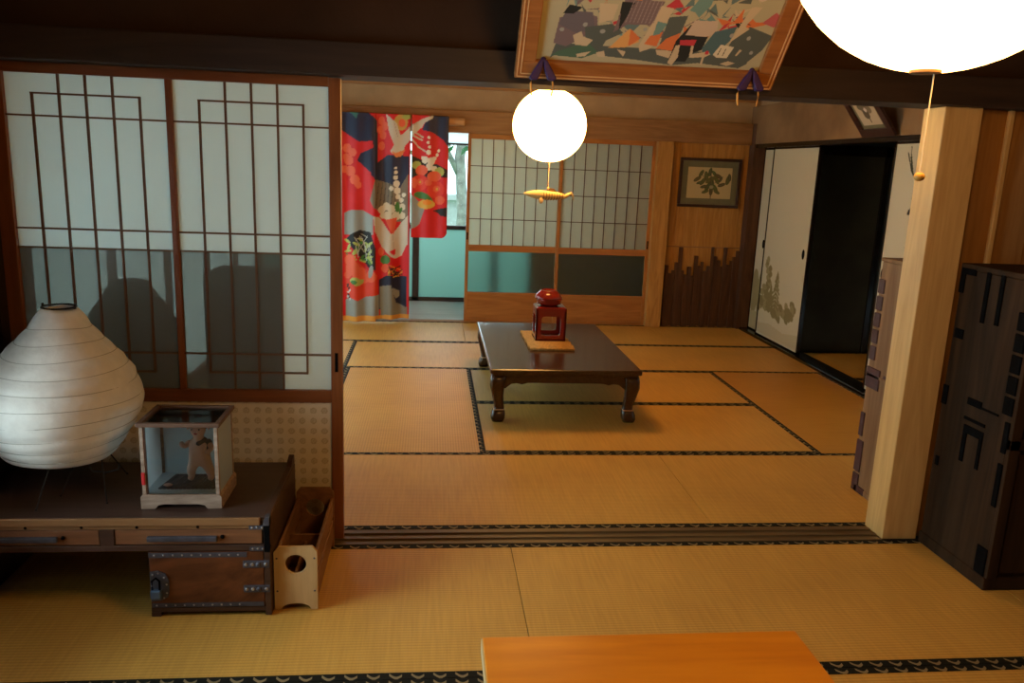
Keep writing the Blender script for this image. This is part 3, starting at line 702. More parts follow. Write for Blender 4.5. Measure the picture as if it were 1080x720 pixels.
K += [('p', [(40, 910), (90, 930), (160, 1000), (240, 1040), (240, 1190), (50, 1190), (40, 1000)], (.72, .05, .02))]
for x_, y_, r2 in ((75, 950, 34), (90, 1000, 42), (130, 1030, 40), (200, 1050, 34), (160, 1060, 30), (60, 1040, 22)): K.append(('e', x_, y_, r2, r2, 0, CORAL))
K += [('e', 105, 1075, 30, 22, 10, LIME), ('e', 130, 1085, 30, 16, -30, LIME), ('e', 98, 1082, 18, 14, 0, GRN), ('e', 200, 1020, 14, 40, 10, GREY),
      ('p', [(245, 1070), (290, 1045), (415, 1050), (415, 1250), (245, 1250)], NAVY),
      ('p', [(45, 1190), (75, 1175), (120, 1195), (175, 1170), (245, 1160), (250, 1330), (45, 1330)], GREY),
      ('p', [(250, 1110), (320, 1100), (335, 1160), (350, 1210), (400, 1235), (420, 1240), (420, 1330), (255, 1330)], (.25, .23, .18)),
      ('p', [(325, 1115), (370, 1140), (372, 1170), (350, 1185), (335, 1160)], GREY)]
for k in range(20):
    K.append(('l', 300+r_.random()*90, 980+r_.random()*75, 300+r_.random()*90, 980+r_.random()*75, 6, (BLK, ORG_, YEL, BLK)[k % 4]))
for k in range(10): K.append(('e', 45+r_.random()*30, 1080+r_.random()*110, 9, 5, r_.random()*180, BLK if k % 2 else (.6, .6, .55)))
# white spray on the black and bark strokes
for k in range(14): K.append(('l', 100+r_.random()*110, 790+r_.random()*160, 110+r_.random()*110, 800+r_.random()*160, 4, (.5, .5, .42)))
K += [('p', [(-400, 1297), (900, 1274), (900, 1345), (-400, 1345)], (.75, .33, .05))]
def kcan(xw, zw):
    px = 363+(xw+.8)*117.5; py = 117+(1.93-zw)*115.5+(xw+.8)*7*(zw/1.93)
    return (px-355)*5.538, (py-100)*5.538
def kpart(name, xa, xb, za, zb, yf, mask=None, res=.0065):
    L, H = xb-xa, zb-za
    return grid_obj(name, int(L/res), int(H/res), lambda a, b: (xa+a*L, yf(xa+a*L, za+b*H), za+b*H),
                    lambda a, b: kcan(xa+a*L, za+b*H), RED, K, M['silk'], t, .006, mask)
fold = lambda x, z: 7.545+.018*np.sin(x*38)*(1.2-z*.45)+.010*np.sin(x*21+z*3)
kpart('left_body_panel', -.86, -.515, .012, 1.925, lambda x, z: fold(x, z))
kpart('right_body_panel', -.525, -.205, .03, 1.925, lambda x, z: fold(x, z)+np.where(z < 1.8, (x+.52)*.28*(1-z/1.9), 0)+.02)
def sleeve_mask(xa, xb, za):
    def f(a, b):
        x_, z_ = xa+a*(xb-xa), za+b*(1.925-za); r0 = .06
        cx = xb-r0; out = (x_ > cx) & (z_ < za+r0) & (np.hypot(x_-cx, z_-za-r0) > r0)
        return ~out
    return f
kpart('right_sleeve', -.192, .140, .822, 1.925, lambda x, z: 7.53+.008*np.sin(x*40)+0*z, sleeve_mask(-.192, .140, .822))
kpart('left_sleeve', -1.21, -.875, .822, 1.925, lambda x, z: 7.53+.008*np.sin(x*40)+0*z)
o = link('hanging_rod', tube(nb(), [(-1.35, 7.62, 1.885), (.268, 7.62, 1.885), (.286, 7.62, 1.885), (.292, 7.62, 1.885)], [.036, .036, .033, .022], 20), M['bamboo'], None, (-.5, 7.59, 1.885), smooth=True)
tag(o, 'pale round wooden rod holding the kimono', 'rod')

# ------------------------------------------------------------------ low dark table
t = thing('low_table', 'dark glossy low table with curved legs in the far room', 'table', (.815, 5.27, 0))
ta, tb, tc_, td = .36, 1.275, 4.535, 5.99
link('tabletop', bx((ta, tc_, .302), (tb, td, .332)), M['table'], t, bevel=.007)
link('top_moulding', bx((ta+.02, tc_+.02, .288), (tb-.02, td-.02, .303)), M['table'], t, bevel=.004)
def apron(p0, p1, horizontal, w):
    L = p1-p0; pts = [(p0, .29)]
    pts += [(p1, .29), (p1, .200)]
    n = 22
    for k in range(n+1):
        s = k/n; e_ = min(s, 1-s)
        z = .205+.035*min(1, e_/.07)**.6 - .010*math.exp(-((e_-.13)/.035)**2)
        pts.append((p1-.045-(L-.09)*s, z))
    pts.append((p0, .200))
    f = (lambda u, v, w_: (u, w+w_, v)) if horizontal else (lambda u, v, w_: (w+w_, u, v))
    return prism(nb(), pts, f, .022)
link('apron', apron(ta+.05, tb-.05, True, tc_+.045), M['table'], t)
link('apron', apron(ta+.05, tb-.05, True, td-.067), M['table'], t)
link('apron', apron(tc_+.05, td-.05, False, ta+.045), M['table'], t)
link('apron', apron(tc_+.05, td-.05, False, tb-.067), M['table'], t)
def cab_leg(cx, cy, sx, sy):
    bm = nb(); prof = [(.29, .046, 0), (.26, .046, .006), (.22, .043, .010), (.16, .034, .004), (.10, .030, -.006), (.075, .031, -.008), (.068, .036, -.006), (.045, .042, -.002), (.02, .042, 0), (.0, .034, 0)]
    rings = []
    for z, r, off in prof:
        ring = []
        for k in range(16):
            a = 2*PI*k/16; q = rrect(r, r, 5)(a)
            ring.append(bm.verts.new((cx+sx*off+q*math.cos(a), cy+sy*off+q*math.sin(a), z)))
        rings.append(ring)
    for a, b in zip(rings, rings[1:]):
        for i in range(16): bm.faces.new((a[i], a[(i+1) % 16], b[(i+1) % 16], b[i]))
    bm.faces.new(rings[0]); bm.faces.new(rings[-1][::-1])
    return bm
for sx, sy in ((-1, -1), (1, -1), (-1, 1), (1, 1)):
    cx = ta+.055 if sx < 0 else tb-.055; cy = tc_+.06 if sy < 0 else td-.06
    L_ = link('leg', cab_leg(cx, cy, sx, sy), M['table'], t, smooth=True)
    q = cx-sx*.006, cy-sy*.006
    bm = nb(); prism(bm, [(q[0]-.034, q[1]-.034), (q[0]+.034, q[1]-.034), (q[0]+.034, q[1]+.034), (q[0]-.034, q[1]+.034)], lambda u, v, w: (u, v, .072+w), .005)
    lab(link('foot_ring', bm, M['frame_line'], L_), 'pale ring above the foot')

t = thing('woven_mat', 'small golden woven straw mat on the dark low table', 'mat', (.80, 5.33, .332))
bm = nb(); n = 26
for k in range(n):
    y_ = 5.055+k*.56/n
    tube(bm, [(.655+.006*math.sin(k*9), y_, .340), (.80, y_, .341), (.950+.006*math.sin(k*5), y_, .340)], .0115, 6)
link('weave', bm, M['straw'], t, smooth=True)
t = thing('lacquer_stand', 'vermilion square openwork stand on the straw mat', 'stand', (.815, 5.37, .352))
sx0, sx1, sy0, sy1, sz0, sz1 = .714, .922, 5.262, 5.462, .350, .575
sq = lambda a, b, c_, d_: [(a, c_), (b, c_), (b, d_), (a, d_)]
cz = (sz0+sz1)/2-.01
for nm, f, a_, b_ in (('front_panel', lambda u, v, w: (u, sy0+w, v), sx0, sx1), ('back_panel', lambda u, v, w: (u, sy1-w, v), sx0, sx1),
                      ('side_panel', lambda u, v, w: (sx0+w, u, v), sy0, sy1), ('side_panel', lambda u, v, w: (sx1-w, u, v), sy0, sy1)):
    link(nm, holed(nb(), sq(a_, b_, sz0, sz1), ((a_+b_)/2, cz), rrect((b_-a_)/2-.038, .066, 7), f, .014), M['red'], t, bevel=.002)
link('base_plate', bx((sx0, sy0, sz0), (sx1, sy1, sz0+.016)), M['red'], t, bevel=.004)
link('top_plate', bx((sx0+.008, sy0+.008, sz1-.012), (sx1-.008, sy1-.008, sz1+.006)), M['red'], t, bevel=.006)
t = thing('lacquer_jar', 'round vermilion lidded bowl sitting on the openwork stand', 'jar', (.812, 5.36, .582))
link('bowl', lathe(nb(), (.812, 5.36, .581), [(.055, 0), (.060, .006), (.082, .014), (.088, .030), (.088, .040), (.092, .044), (.092, .050)], 36), M['red'], t, smooth=True)
ld = link('lid', lathe(nb(), (.806, 5.36, .632), [(.095, 0), (.094, .010), (.078, .034), (.060, .046), (.058, .054), (.052, .056), (.048, .050), (.001, .048)], 36), M['red'], t, smooth=True)

# ------------------------------------------------------------------ pendant lamps
def globe(name, lbl, c, r, strength, zs, ceil, fl):
    t = thing(name, lbl, 'pendant lamp', (c[0], c[1], c[2]+r))
    prof = []; n = 30
    for k in range(n+1):
        a = -PI/2+.14+(PI-.28)*k/n; rr = r*math.cos(a)*(1+.006*(k % 2)); prof.append((rr, r*zs*math.sin(a)))
    link('paper_shade', lathe(nb(), c, prof, 56, True), glow(name+'_glow', LAMP_COL, strength), t, smooth=True)
    top = c[2]+r*zs
    link('cap_ring', lathe(nb(), (c[0], c[1], top-.004), [(r*.2, 0), (r*.2, .012), (.02, .02), (.012, .05)], 24), M['wire'], t, smooth=True)
    link('power_cord', tube(nb(), [(c[0], c[1], top+.03), (c[0], c[1], ceil)], .004, 6), M['wire'], t)
    return t
c1 = (.742, 5.25, 1.768)
t = globe('globe_lantern', 'round glowing white paper lantern over the low table', c1, .236, LAMP_FAR, .97, 2.62, 0)
link('pull_cord', tube(nb(), [(.752, 5.25, 1.545), (.752, 5.25, 1.365)], .0022, 6), M['cord'], t)
# carved fish
t = thing('wooden_fish', 'carved pale wooden fish pull hanging below the round lantern', 'ornament', (.752, 5.25, 1.33))
RP = [.004, .011, .017, .022, .026, .029, .030, .030, .0295, .029, .028, .027, .025, .023, .020, .016, .011]
bm = nb(); pts = [(.592+.285*k/16, 5.25, 1.334-.012*k/16) for k in range(17)]
tube(bm, pts, RP, 14); fb = link('body', bm, M['fish'], t, smooth=True)
for k in range(8):
    q = pts[7+k]; rr = RP[7+k]+.0008
    pr = [(q[0]+.006*math.sin(a), 5.25-rr*math.sin(a), q[2]+rr*math.cos(a)) for a in np.linspace(PI*.30, PI*1.0, 9)]
    bm = nb(); tube(bm, pr, .0024, 5); link('scale_band', bm, M['fish_dark'], fb)
bm = nb(); prism(bm, [(.745, 1.350), (.762, 1.374), (.79, 1.370), (.815, 1.346)], lambda u, v, w: (u, 5.243+w, v), .014); link('back_fin', bm, M['fish_dark'], t)
bm = nb(); ball(bm, (.705, 5.225, 1.292), .016, 1, .5, 1.2, 12); link('side_fin', bm, M['fish'], t, smooth=True)
bm = nb(); tube(bm, [(.87, 5.25, 1.325), (.89, 5.25, 1.335), (.905, 5.25, 1.345), (.918, 5.25, 1.33), (.922, 5.25, 1.30)], [.012, .012, .010, .008, .003], 8); link('tail', bm, M['fish'], t, smooth=True)
bm = nb(); ball(bm, (.752, 5.25, 1.372), .008, seg=10); link('hanging_bead', bm, M['fish'], t, smooth=True)

t = globe('large_lantern', 'large glowing paper lantern hanging at the upper right, close by', (.872, 1.40, 1.963), .272, LAMP_NEAR, 1.0, 2.5, 0)
link('bottom_ring', lathe(nb(), (.862, 1.40, 1.689), [(.026, 0), (.026, .005), (.02, .005)], 30), M['fish_dark'], t)
link('pull_cord', tube(nb(), [(.879, 1.40, 1.692), (.879, 1.40, 1.52)], .0012, 6), M['cord'], t)
bm = nb(); ball(bm, (.879, 1.40, 1.511), .0098, 1, 1, .85, 16); link('pull_bead', bm, M['brass'], t, smooth=True)

# ------------------------------------------------------------------ near orange table
t = thing('coffee_table', 'orange polished wooden low table at the bottom edge', 'table', (.56, 1.35, 0))
link('tabletop', bx((.146, .90, .300), (.976, 1.815, .330)), M['orange_top'], t, bevel=.003)
lab(link('edge_strip', bx((.1425, .90, .292), (.1465, 1.813, .327)), M['orange_edge'], t), 'pale raw side edge')
for a_, b_ in ((.18, 1.74), (.905, 1.74), (.18, .94), (.905, .94)): link('leg', bx((a_, b_, 0), (a_+.045, b_+.045, .30)), M['orange_top'], t, bevel=.004)
link('apron', bx((.2, 1.75, .25), (.93, 1.77, .30)), M['orange_top'], t); link('apron', bx((.2, .95, .25), (.93, .97, .30)), M['orange_top'], t)

# ------------------------------------------------------------------ old low desk
t = thing('writing_desk', 'old dark low desk with iron fittings under the lattice door', 'desk', (-1.0, 2.73, 0))
dx0, dx1, dy0, dy1 = -1.50, -.512, 2.478, 2.985
link('desk_top', bx((dx0, dy0+.012, .328), (dx1-.02, dy1, .350)), M['desk_top'], t, bevel=.002)
lab(link('front_edge', bx((dx0, dy0, .326), (dx1-.03, dy0+.012, .350)), M['desk_edge'], t, bevel=.002), 'worn golden front edge')
link('top_lip', prism(nb(), [(dy0+.01, .345), (dy0+.02, .353), (dy1-.07, .358), (dy1-.05, .375), (dy1-.01, .385), (dy1, .38), (dy1, .345)], lambda u, v, w: (dx1-.02+w, u, v), .018), M['desk_dark'], t)
link('frieze', bx((dx0, dy0+.008, .312), (dx1, dy0+.03, .327)), M['desk_edge'], t)
link('lower_rail', bx((dx0, dy0+.004, .236), (dx1, dy0+.03, .256)), M['desk_dark'], t, bevel=.002)
link('right_side', bx((dx1-.02, dy0+.004, .0), (dx1, dy1, .345)), M['desk_dark'], t, bevel=.002)
link('left_side', bx((dx0, dy0+.004, .0), (dx0+.02, dy1, .327)), M['desk_dark'], t, bevel=.002)
link('drawer_divider', bx((-1.045, dy0+.004, .256), (-1.002, dy0+.03, .312)), M['desk_dark'], t)
link('case_bottom', bx((dx0+.02, dy0+.03, .236), (dx1-.02, dy1, .25)), M['desk_dark'], t)
for a_, b_ in ((dx0+.02, -1.045), (-1.002, dx1-.022)):
    dr_ = link('drawer', bx((a_+.003, dy0+.007, .259), (b_-.003, dy0+.027, .309)), M['desk_front'], t, bevel=.002)
    c_ = (a_+b_)/2-.02
    lab(link('pull_bar', bx((c_-.11, dy0-.006, .272), (c_+.11, dy0+.007, .290)), M['iron'], dr_, bevel=.003), 'long grey iron pull')
    bm = nb(); ball(bm, (c_+.125, dy0+.005, .285), .007, 1, .6, 1, 10); link('knob', bm, M['iron_black'], dr_, smooth=True)
for k, (x_, z_) in enumerate(((-1.27, .319), (-1.10, .319), (-.93, .319), (-.74, .319))):
    bm = nb(); ball(bm, (x_, dy0+.007, z_), .005, 1, .4, 1, 8); link('stud', bm, M['iron_black'], t, smooth=True)
# cabinet pedestal at the right
cx0, cx1 = -.900, dx1-.02
link('pedestal_side', bx((cx0, dy0+.01, .015), (cx0+.016, dy1, .236)), M['desk_dark'], t)
link('pedestal_back', bx((cx0, dy1-.02, .015), (cx1, dy1, .236)), M['desk_dark'], t)
link('pedestal_base', bx((cx0, dy0+.006, .015), (cx1, dy1, .032)), M['desk_dark'], t, bevel=.002)
link('foot', bx((cx0, dy0+.006, 0), (cx0+.03, dy0+.04, .015)), M['desk_dark'], t)
dd = link('cabinet_door', bx((cx0+.003, dy0+.004, .034), (cx1-.002, dy0+.02, .232)), M['desk_door'], t, bevel=.002)
yy = dy0+.0015
s1 = link('iron_strap', bx((cx0+.002, yy, .214), (cx1-.055, dy0+.006, .231)), M['iron'], dd)
s2 = link('iron_strap', bx((cx0+.006, yy, .036), (cx1-.004, dy0+.006, .050)), M['iron'], dd)
for k in range(10):
    for z_, s_ in ((.2225, s1), (.043, s2)):
        bm = nb(); ball(bm, (cx0+.02+k*.0295, yy, z_), .0034, 1, .6, 1, 8); link('rivet', bm, M['rivet'] if k % 2 else M['iron'], t if False else s_, smooth=True) if False else link('rivet', bm, M['rivet'], t, smooth=True)
for z_ in (.175, .086):
    h = link('hinge', bx((cx1-.068, dy0-.001, z_), (cx1+.0185, dy0+.005, z_+.026)), M['iron'], dd, bevel=.003)
    for x_ in (-.058, -.038, -.018, .006): bm = nb(); ball(bm, (cx1+x_, dy0-.001, z_+.013), .006 if x_ != -.018 else .009, 1, .5, 1, 10); link('rivet', bm, M['rivet'] if x_ != -.018 else M['iron'], t, smooth=True)
pts = [(cx0+.004, .060), (cx0+.035, .062), (cx0+.058, .075), (cx0+.062, .10), (cx0+.062, .135), (cx0+.052, .158), (cx0+.03, .168), (cx0+.004, .164)]
lab(link('lock_plate', prism(nb(), pts, lambda u, v, w: (u, dy0-.001+w, v), .006), M['iron'], dd), 'rounded iron lock plate')
for x_, z_ in ((.012, .155), (.03, .160), (.048, .145), (.055, .12), (.055, .09), (.045, .072), (.012, .07), (.008, .115)):
    bm = nb(); ball(bm, (cx0+x_, dy0-.001, z_), .0032, 1, .6, 1, 8); link('rivet', bm, M['rivet'], t, smooth=True)
pl = thing('padlock', 'small blue grey iron padlock on the desk cabinet door', 'padlock', (cx0+.028, dy0-.012, .075))
link('lock_body', bx((cx0+.008, dy0-.022, .076), (cx0+.042, dy0-.003, .108)), plain('blue_iron', (.09, .15, .24), .4, .2, 30, metal=.4), pl, bevel=.005)
link('shackle', tube(nb(), [(cx0+.014, dy0-.012, .106), (cx0+.013, dy0-.012, .138), (cx0+.025, dy0-.010, .148), (cx0+.037, dy0-.012, .138), (cx0+.036, dy0-.012, .106)], .0035, 8), M['iron_black'], pl, smooth=True)
for z_ in (.318, .243):
    link('iron_corner', bx((cx1-.045, dy0+.001, z_-.007), (cx1+.012, dy0+.008, z_+.007)), M['iron'], t)
    for k in range(3): bm = nb(); ball(bm, (cx1-.035+k*.016, dy0+.001, z_), .0035, 1, .6, 1, 8); link('rivet', bm, M['rivet'], t, smooth=True)
lab(link('iron_corner', prism(nb(), [(cx1-.002, .326), (cx1+.02, .326), (cx1+.02, .356), (cx1+.008, .356)], lambda u, v, w: (u, dy0-.002+w, v), .03), M['iron'], t), 'iron cap on the front corner')
link('iron_edge', bx((cx1+.002, dy0-.001, .232), (cx1+.0205, dy0+.006, .326)), M['iron_black'], t)

# ------------------------------------------------------------------ paper lamp on the desk
t = thing('paper_table_lamp', 'white ribbed paper table lamp standing on the desk', 'table lamp', (-1.25, 2.75, .35))
key = [(.451, .075), (.462, .125), (.478, .165), (.513, .195), (.571, .228), (.643, .252), (.69, .252), (.76, .226), (.803, .196), (.849, .158), (.885, .128), (.918, .100), (.985, .052)]
def R_at(z):
    for (z0, r0), (z1, r1) in zip(key, key[1:]):
        if z0 <= z <= z1: return r0+(r1-r0)*(z-z0)/(z1-z0)
    return key[0][1]
ribs = [.451, .470, .506, .548, .592, .640, .690, .740, .788, .835, .880, .925, .985]
prof = []
for z0, z1 in zip(ribs, ribs[1:]):
    for k in range(5):
        s = k/5; z = z0+(z1-z0)*s; prof.append((R_at(z)*(1-.030*0)+.0045*math.sin(PI*s), z))
prof.append((.052, .985))
bm = nb(); seg = 72; rings = []
for r, z in prof:
    ring = []
    for i in range(seg):
        a = 2*PI*i/seg; cxx = -1.258+.028*(z-.45)/.53
        wob = 1+.006*math.sin(3*a+z*20)+.003*math.sin(7*a+z*90)
        ring.append(bm.verts.new((cxx+r*wob*math.cos(a), 2.75+r*wob*math.sin(a), z+.004*math.sin(2*a+z*25))))
    rings.append(ring)
for a, b in zip(rings, rings[1:]):
    for i in range(seg): bm.faces.new((a[i], a[(i+1) % seg], b[(i+1) % seg], b[i]))
sh = link('paper_shade', bm, M['washi'], t, smooth=True)
m_ = sh.modifiers.new('thick', 'SOLIDIFY'); m_.thickness = .0015
rib = nb()
for z in ribs[1:-1]:
    cxx = -1.258+.028*(z-.45)/.53; r = R_at(z)+.0008
    tube(rib, [(cxx+r*math.cos(2*PI*i/48), 2.75+r*math.sin(2*PI*i/48), z+.004*math.sin(4*PI*i/48+z*25)) for i in range(49)], .0012, 5)
link('rib_hoops', rib, plain('rib_shadow_wire', (.45, .42, .34), .8), t)
bm = nb(); tube(bm, [(-1.230+.052*math.cos(2*PI*i/24), 2.75+.052*math.sin(2*PI*i/24), .988) for i in range(25)], .003, 6)
for s in (-1, 1): tube(bm, [(-1.230+s*.050, 2.75, .975), (-1.230+s*.052, 2.75, 1.0)], .004, 6)
link('top_ring', bm, M['wire'], t)
for k, (a, b) in enumerate((((-1.26, 2.66), (-1.262, 2.545)), ((-1.11, 2.70), (-1.062, 2.60)), ((-1.22, 2.80), (-1.235, 2.66)), ((-1.12, 2.78), (-1.09, 2.86)))):
    bm = nb(); tube(bm, [(a[0], a[1], .47), (b[0], b[1], .351)], .0022, 6); ball(bm, (b[0], b[1], .3535), .004, seg=8); link('wire_leg', bm, M['wire'], t)
link('wire_loop', tube(nb(), [(-1.145, 2.68, .455), (-1.135, 2.68, .435), (-1.09, 2.68, .430), (-1.05, 2.68, .44), (-1.045, 2.68, .46)], .0028, 6), M['wire'], t)

# ------------------------------------------------------------------ glass doll case
t = thing('display_case', 'small glass display case with weathered wooden frame on the desk', 'display case', (-.81, 2.66, .35))
x0, x1, y0, y1, z0, z1 = -.938, -.680, 2.556, 2.762, .351, .647
base = [(x0, z0), (x0+.045, z0), (x0+.055, z0+.012), (x0+.075, z0+.016), (x1-.075, z0+.016), (x1-.055, z0+.012), (x1-.045, z0), (x1, z0), (x1, z0+.042), (x1-.006, z0+.048), (x0+.006, z0+.048), (x0, z0+.042)]
link('base', prism(nb(), base, lambda u, v, w: (u, y0+w, v), y1-y0), M['case_wood'], t)
zz0 = z0+.048
for a_, b_ in ((x0+.006, y0+.004), (x1-.018, y0+.004), (x0+.006, y1-.016), (x1-.018, y1-.016)): link('corner_post', bx((a_, b_, zz0), (a_+.012, b_+.012, z1-.008)), M['case_wood'], t, bevel=.001)
g = nb()
for a_, b_ in (((x0-.002, y0-.002, z1-.014), (x1+.002, y0+.014, z1)), ((x0-.002, y1-.012, z1-.014), (x1+.002, y1+.004, z1)), ((x0-.002, y0+.014, z1-.014), (x0+.014, y1-.012, z1)), ((x1-.014, y0+.014, z1-.014), (x1+.002, y1-.012, z1))): box(g, a_, b_)
link('top_frame', g, M['case_dark'], t, bevel=.002)
M['milky'] = mixpane('milky_side_pane', (.70, .78, .80), (.8, .85, .87), .4, .35)
lab(link('inner_liner', bx((x0+.018, y0+.006, zz0), (x0+.023, y0+.014, z1-.014)), M['case_dark'], t), 'dark inner edge')
link('glass_front', bx((x0+.018, y0+.008, zz0), (x1-.018, y0+.010, z1-.014)), M['glass'], t)
link('glass_side', bx((x1-.010, y0+.016, zz0), (x1-.008, y1-.016, z1-.014)), M['milky'], t)
link('glass_side', bx((x0+.008, y0+.016, zz0), (x0+.010, y1-.016, z1-.014)), M['milky'], t)
link('glass_top', bx((x0+.014, y0+.014, z1-.010), (x1-.014, y1-.012, z1-.008)), M['glass'], t)
lab(link('back_board', bx((x0+.018, y1-.010, zz0), (x1-.018, y1-.006, z1-.014)), M['case_back'], t), 'pale blue backing board')
lab(link('floor_board', bx((x0+.012, y0+.012, zz0), (x1-.012, y1-.010, zz0+.003)), M['case_back'], t), 'pale floor board')
lab(link('red_ribbon', bx((x0+.007, y0-.003, .435), (x0+.018, y0+.003, .478)), M['red_cloth'], t, bevel=.002), 'red ribbon on the left post')
gm = nb()
for k in range(14): obox(gm, (-.895+k*.0132, 2.60, zz0+.003), (.0105, 0, 0), (.02, .125, 0), (0, 0, .004))
o = link('striped_mat', gm, M['mat_grey'], None, (-.80, 2.66, zz0+.003)); tag(o, 'grey striped mat under the doll inside the glass case', 'mat')
# doll
t = thing('doll', 'bare legged baby doll in a slate vest inside the glass case', 'doll', (-.775, 2.665, zz0+.007))
def skin(name, V, E, R, m, parent, sub=2):
    base_o = ORG[parent.name]
    me = bpy.data.meshes.new(name); me.from_pydata([tuple(Vector(v)-base_o) for v in V], E, []); me.materials.append(m)
    o = bpy.data.objects.new(name, me); C.objects.link(o); o.parent = parent; ORG[o.name] = base_o
    sk = o.modifiers.new('skin', 'SKIN'); sk.use_smooth_shade = True
    sv = me.skin_vertices[0] if me.skin_vertices else None
    if sv is None: me.skin_vertices  # created with the modifier
    for i, r in enumerate(R):
        me.skin_vertices[0].data[i].radius = (r, r)
    me.skin_vertices[0].data[0].use_root = True
    ss = o.modifiers.new('sub', 'SUBSURF'); ss.levels = sub; ss.render_levels = sub
    return o
zb = zz0+.007; dxx, dyy = -.778, 2.672
V = [(dxx, dyy, zb+.080), (dxx, dyy, zb+.105), (dxx, dyy, zb+.135), (dxx, dyy, zb+.152), (dxx, dyy-.002, zb+.170), (dxx, dyy-.002, zb+.198), (dxx, dyy-.001, zb+.214),
     (dxx-.020, dyy, zb+.066), (dxx-.028, dyy-.006, zb+.042), (dxx-.028, dyy-.002, zb+.012), (dxx-.030, dyy-.018, zb+.006),
     (dxx+.022, dyy, zb+.066), (dxx+.034, dyy-.006, zb+.042), (dxx+.038, dyy-.002, zb+.012), (dxx+.037, dyy-.018, zb+.006),
     (dxx-.026, dyy, zb+.138), (dxx-.046, dyy-.008, zb+.124), (dxx-.050, dyy-.026, zb+.138), (dxx-.046, dyy-.030, zb+.148),
     (dxx+.026, dyy, zb+.138), (dxx+.046, dyy-.006, zb+.120), (dxx+.036, dyy-.026, zb+.110), (dxx+.026, dyy-.030, zb+.112)]
E_ = [(0, 1), (1, 2), (2, 3), (3, 4), (4, 5), (5, 6), (0, 7), (7, 8), (8, 9), (9, 10), (0, 11), (11, 12), (12, 13), (13, 14), (2, 15), (15, 16), (16, 17), (17, 18), (2, 19), (19, 20), (20, 21), (21, 22)]
Rr = [.030, .032, .026, .013, .024, .033, .022, .019, .017, .012, .011, .019, .017, .012, .011, .012, .010, .0085, .008, .012, .010, .0085, .008]
body = skin('body', V, E_, Rr, M['skin'], t)
V2 = [(dxx+.004, dyy+.006, zb+.112), (dxx+.002, dyy+.004, zb+.138), (dxx+.024, dyy+.004, zb+.138), (dxx-.020, dyy+.004, zb+.136), (dxx+.042, dyy+.0, zb+.124), (dxx+.036, dyy+.008, zb+.095), (dxx-.024, dyy+.008, zb+.100)]
skin('slate_vest', V2, [(0, 1), (1, 2), (1, 3), (2, 4), (0, 5), (0, 6)], [.028, .025, .018, .016, .015, .016, .013], M['vest'], t)
bm = nb(); ball(bm, (dxx, dyy+.006, zb+.203), .034, 1, 1, .9, 16); link('hair', bm, M['hair'], t, smooth=True)
fc = nb()
for s in (-1, 1): ball(fc, (dxx+s*.012, dyy-.033, zb+.192), .0028, 1, .6, 1.3, 8)
link('eyes', fc, M['hair'], t)
fc = nb(); ball(fc, (dxx, dyy-.034, zb+.177), .004, 1.6, .5, .6, 8); link('mouth', fc, M['red_cloth'], t)
fc = nb(); ball(fc, (dxx, dyy-.036, zb+.184), .0035, 1, 1, 1, 8); ball(fc, (dxx-.034, dyy, zb+.188), .006, .5, 1, 1.3, 8); ball(fc, (dxx+.034, dyy, zb+.188), .006, .5, 1, 1.3, 8)
link('nose_and_ears', fc, M['skin'], t, smooth=True)
o = link('toy_fish', ball(nb(), (-.868, 2.615, zz0+.012), .010, 1.6, .8, .6, 10), M['skin'], None, (-.868, 2.615, zz0+.007), smooth=True); tag(o, 'tiny pale ornament lying on the striped mat by the doll', 'ornament')

# ------------------------------------------------------------------ wooden bottle crate
t = thing('wooden_crate', 'narrow wooden carrier box with round holes beside the desk', 'crate', (-.437, 2.745, 0))
x0, x1, y0, y1 = -.508, -.364, 2.512, 2.985
def endplate(top, yy_, wd=.012):
    h = top; o_ = [(x0+.024, 0), (x0, 0), (x0, h-.02), (x0+.016, h), (x1-.016, h), (x1, h-.02), (x1, 0), (x1-.024, 0)]
    for k in range(9):
        a = PI*k/8; o_.append(((x0+x1)/2+.048*math.cos(a), .004+.020*math.sin(a)))
    c_ = ((x0+x1)/2, .168)
    return holed(nb(), o_, c_, lambda a: .035, lambda u, v, w: (u, yy_+w, v), wd, 60)
e1 = link('front_plate', endplate(.232, y0), M['crate'], t, bevel=.001)
lab(e1, 'pale front end plate with a round hole')
link('back_plate', endplate(.250, y1-.014), M['crate_dark'], t, bevel=.001)
for xx in (x0+.003, x1-.013):
    for z_, h_ in ((.030, .085), (.130, .075)):
        link('side_slat', bx((xx, y0+.012, z_), (xx+.010, y1-.014, z_+h_)), M['crate_dark'], t, bevel=.001)
link('bottom_board', bx((x0+.013, y0+.012, .028), (x1-.013, y1-.014, .036)), M['crate_dark'], t)
link('divider', bx((x0+.013, 2.74, .036), (x1-.013, 2.748, .165)), M['crate_dark'], t)
link('divider', bx(((x0+x1)/2-.004, y0+.012, .036), ((x0+x1)/2+.004, 2.74, .14)), M['crate_dark'], t)
for x_, z_ in ((x0+.010, .19), (x1-.010, .19), (x0+.010, .07), (x1-.010, .07)):
    bm = nb(); ball(bm, (x_, y0, z_), .0035, 1, .4, 1, 8); link('screw', bm, M['iron'], t, smooth=True)

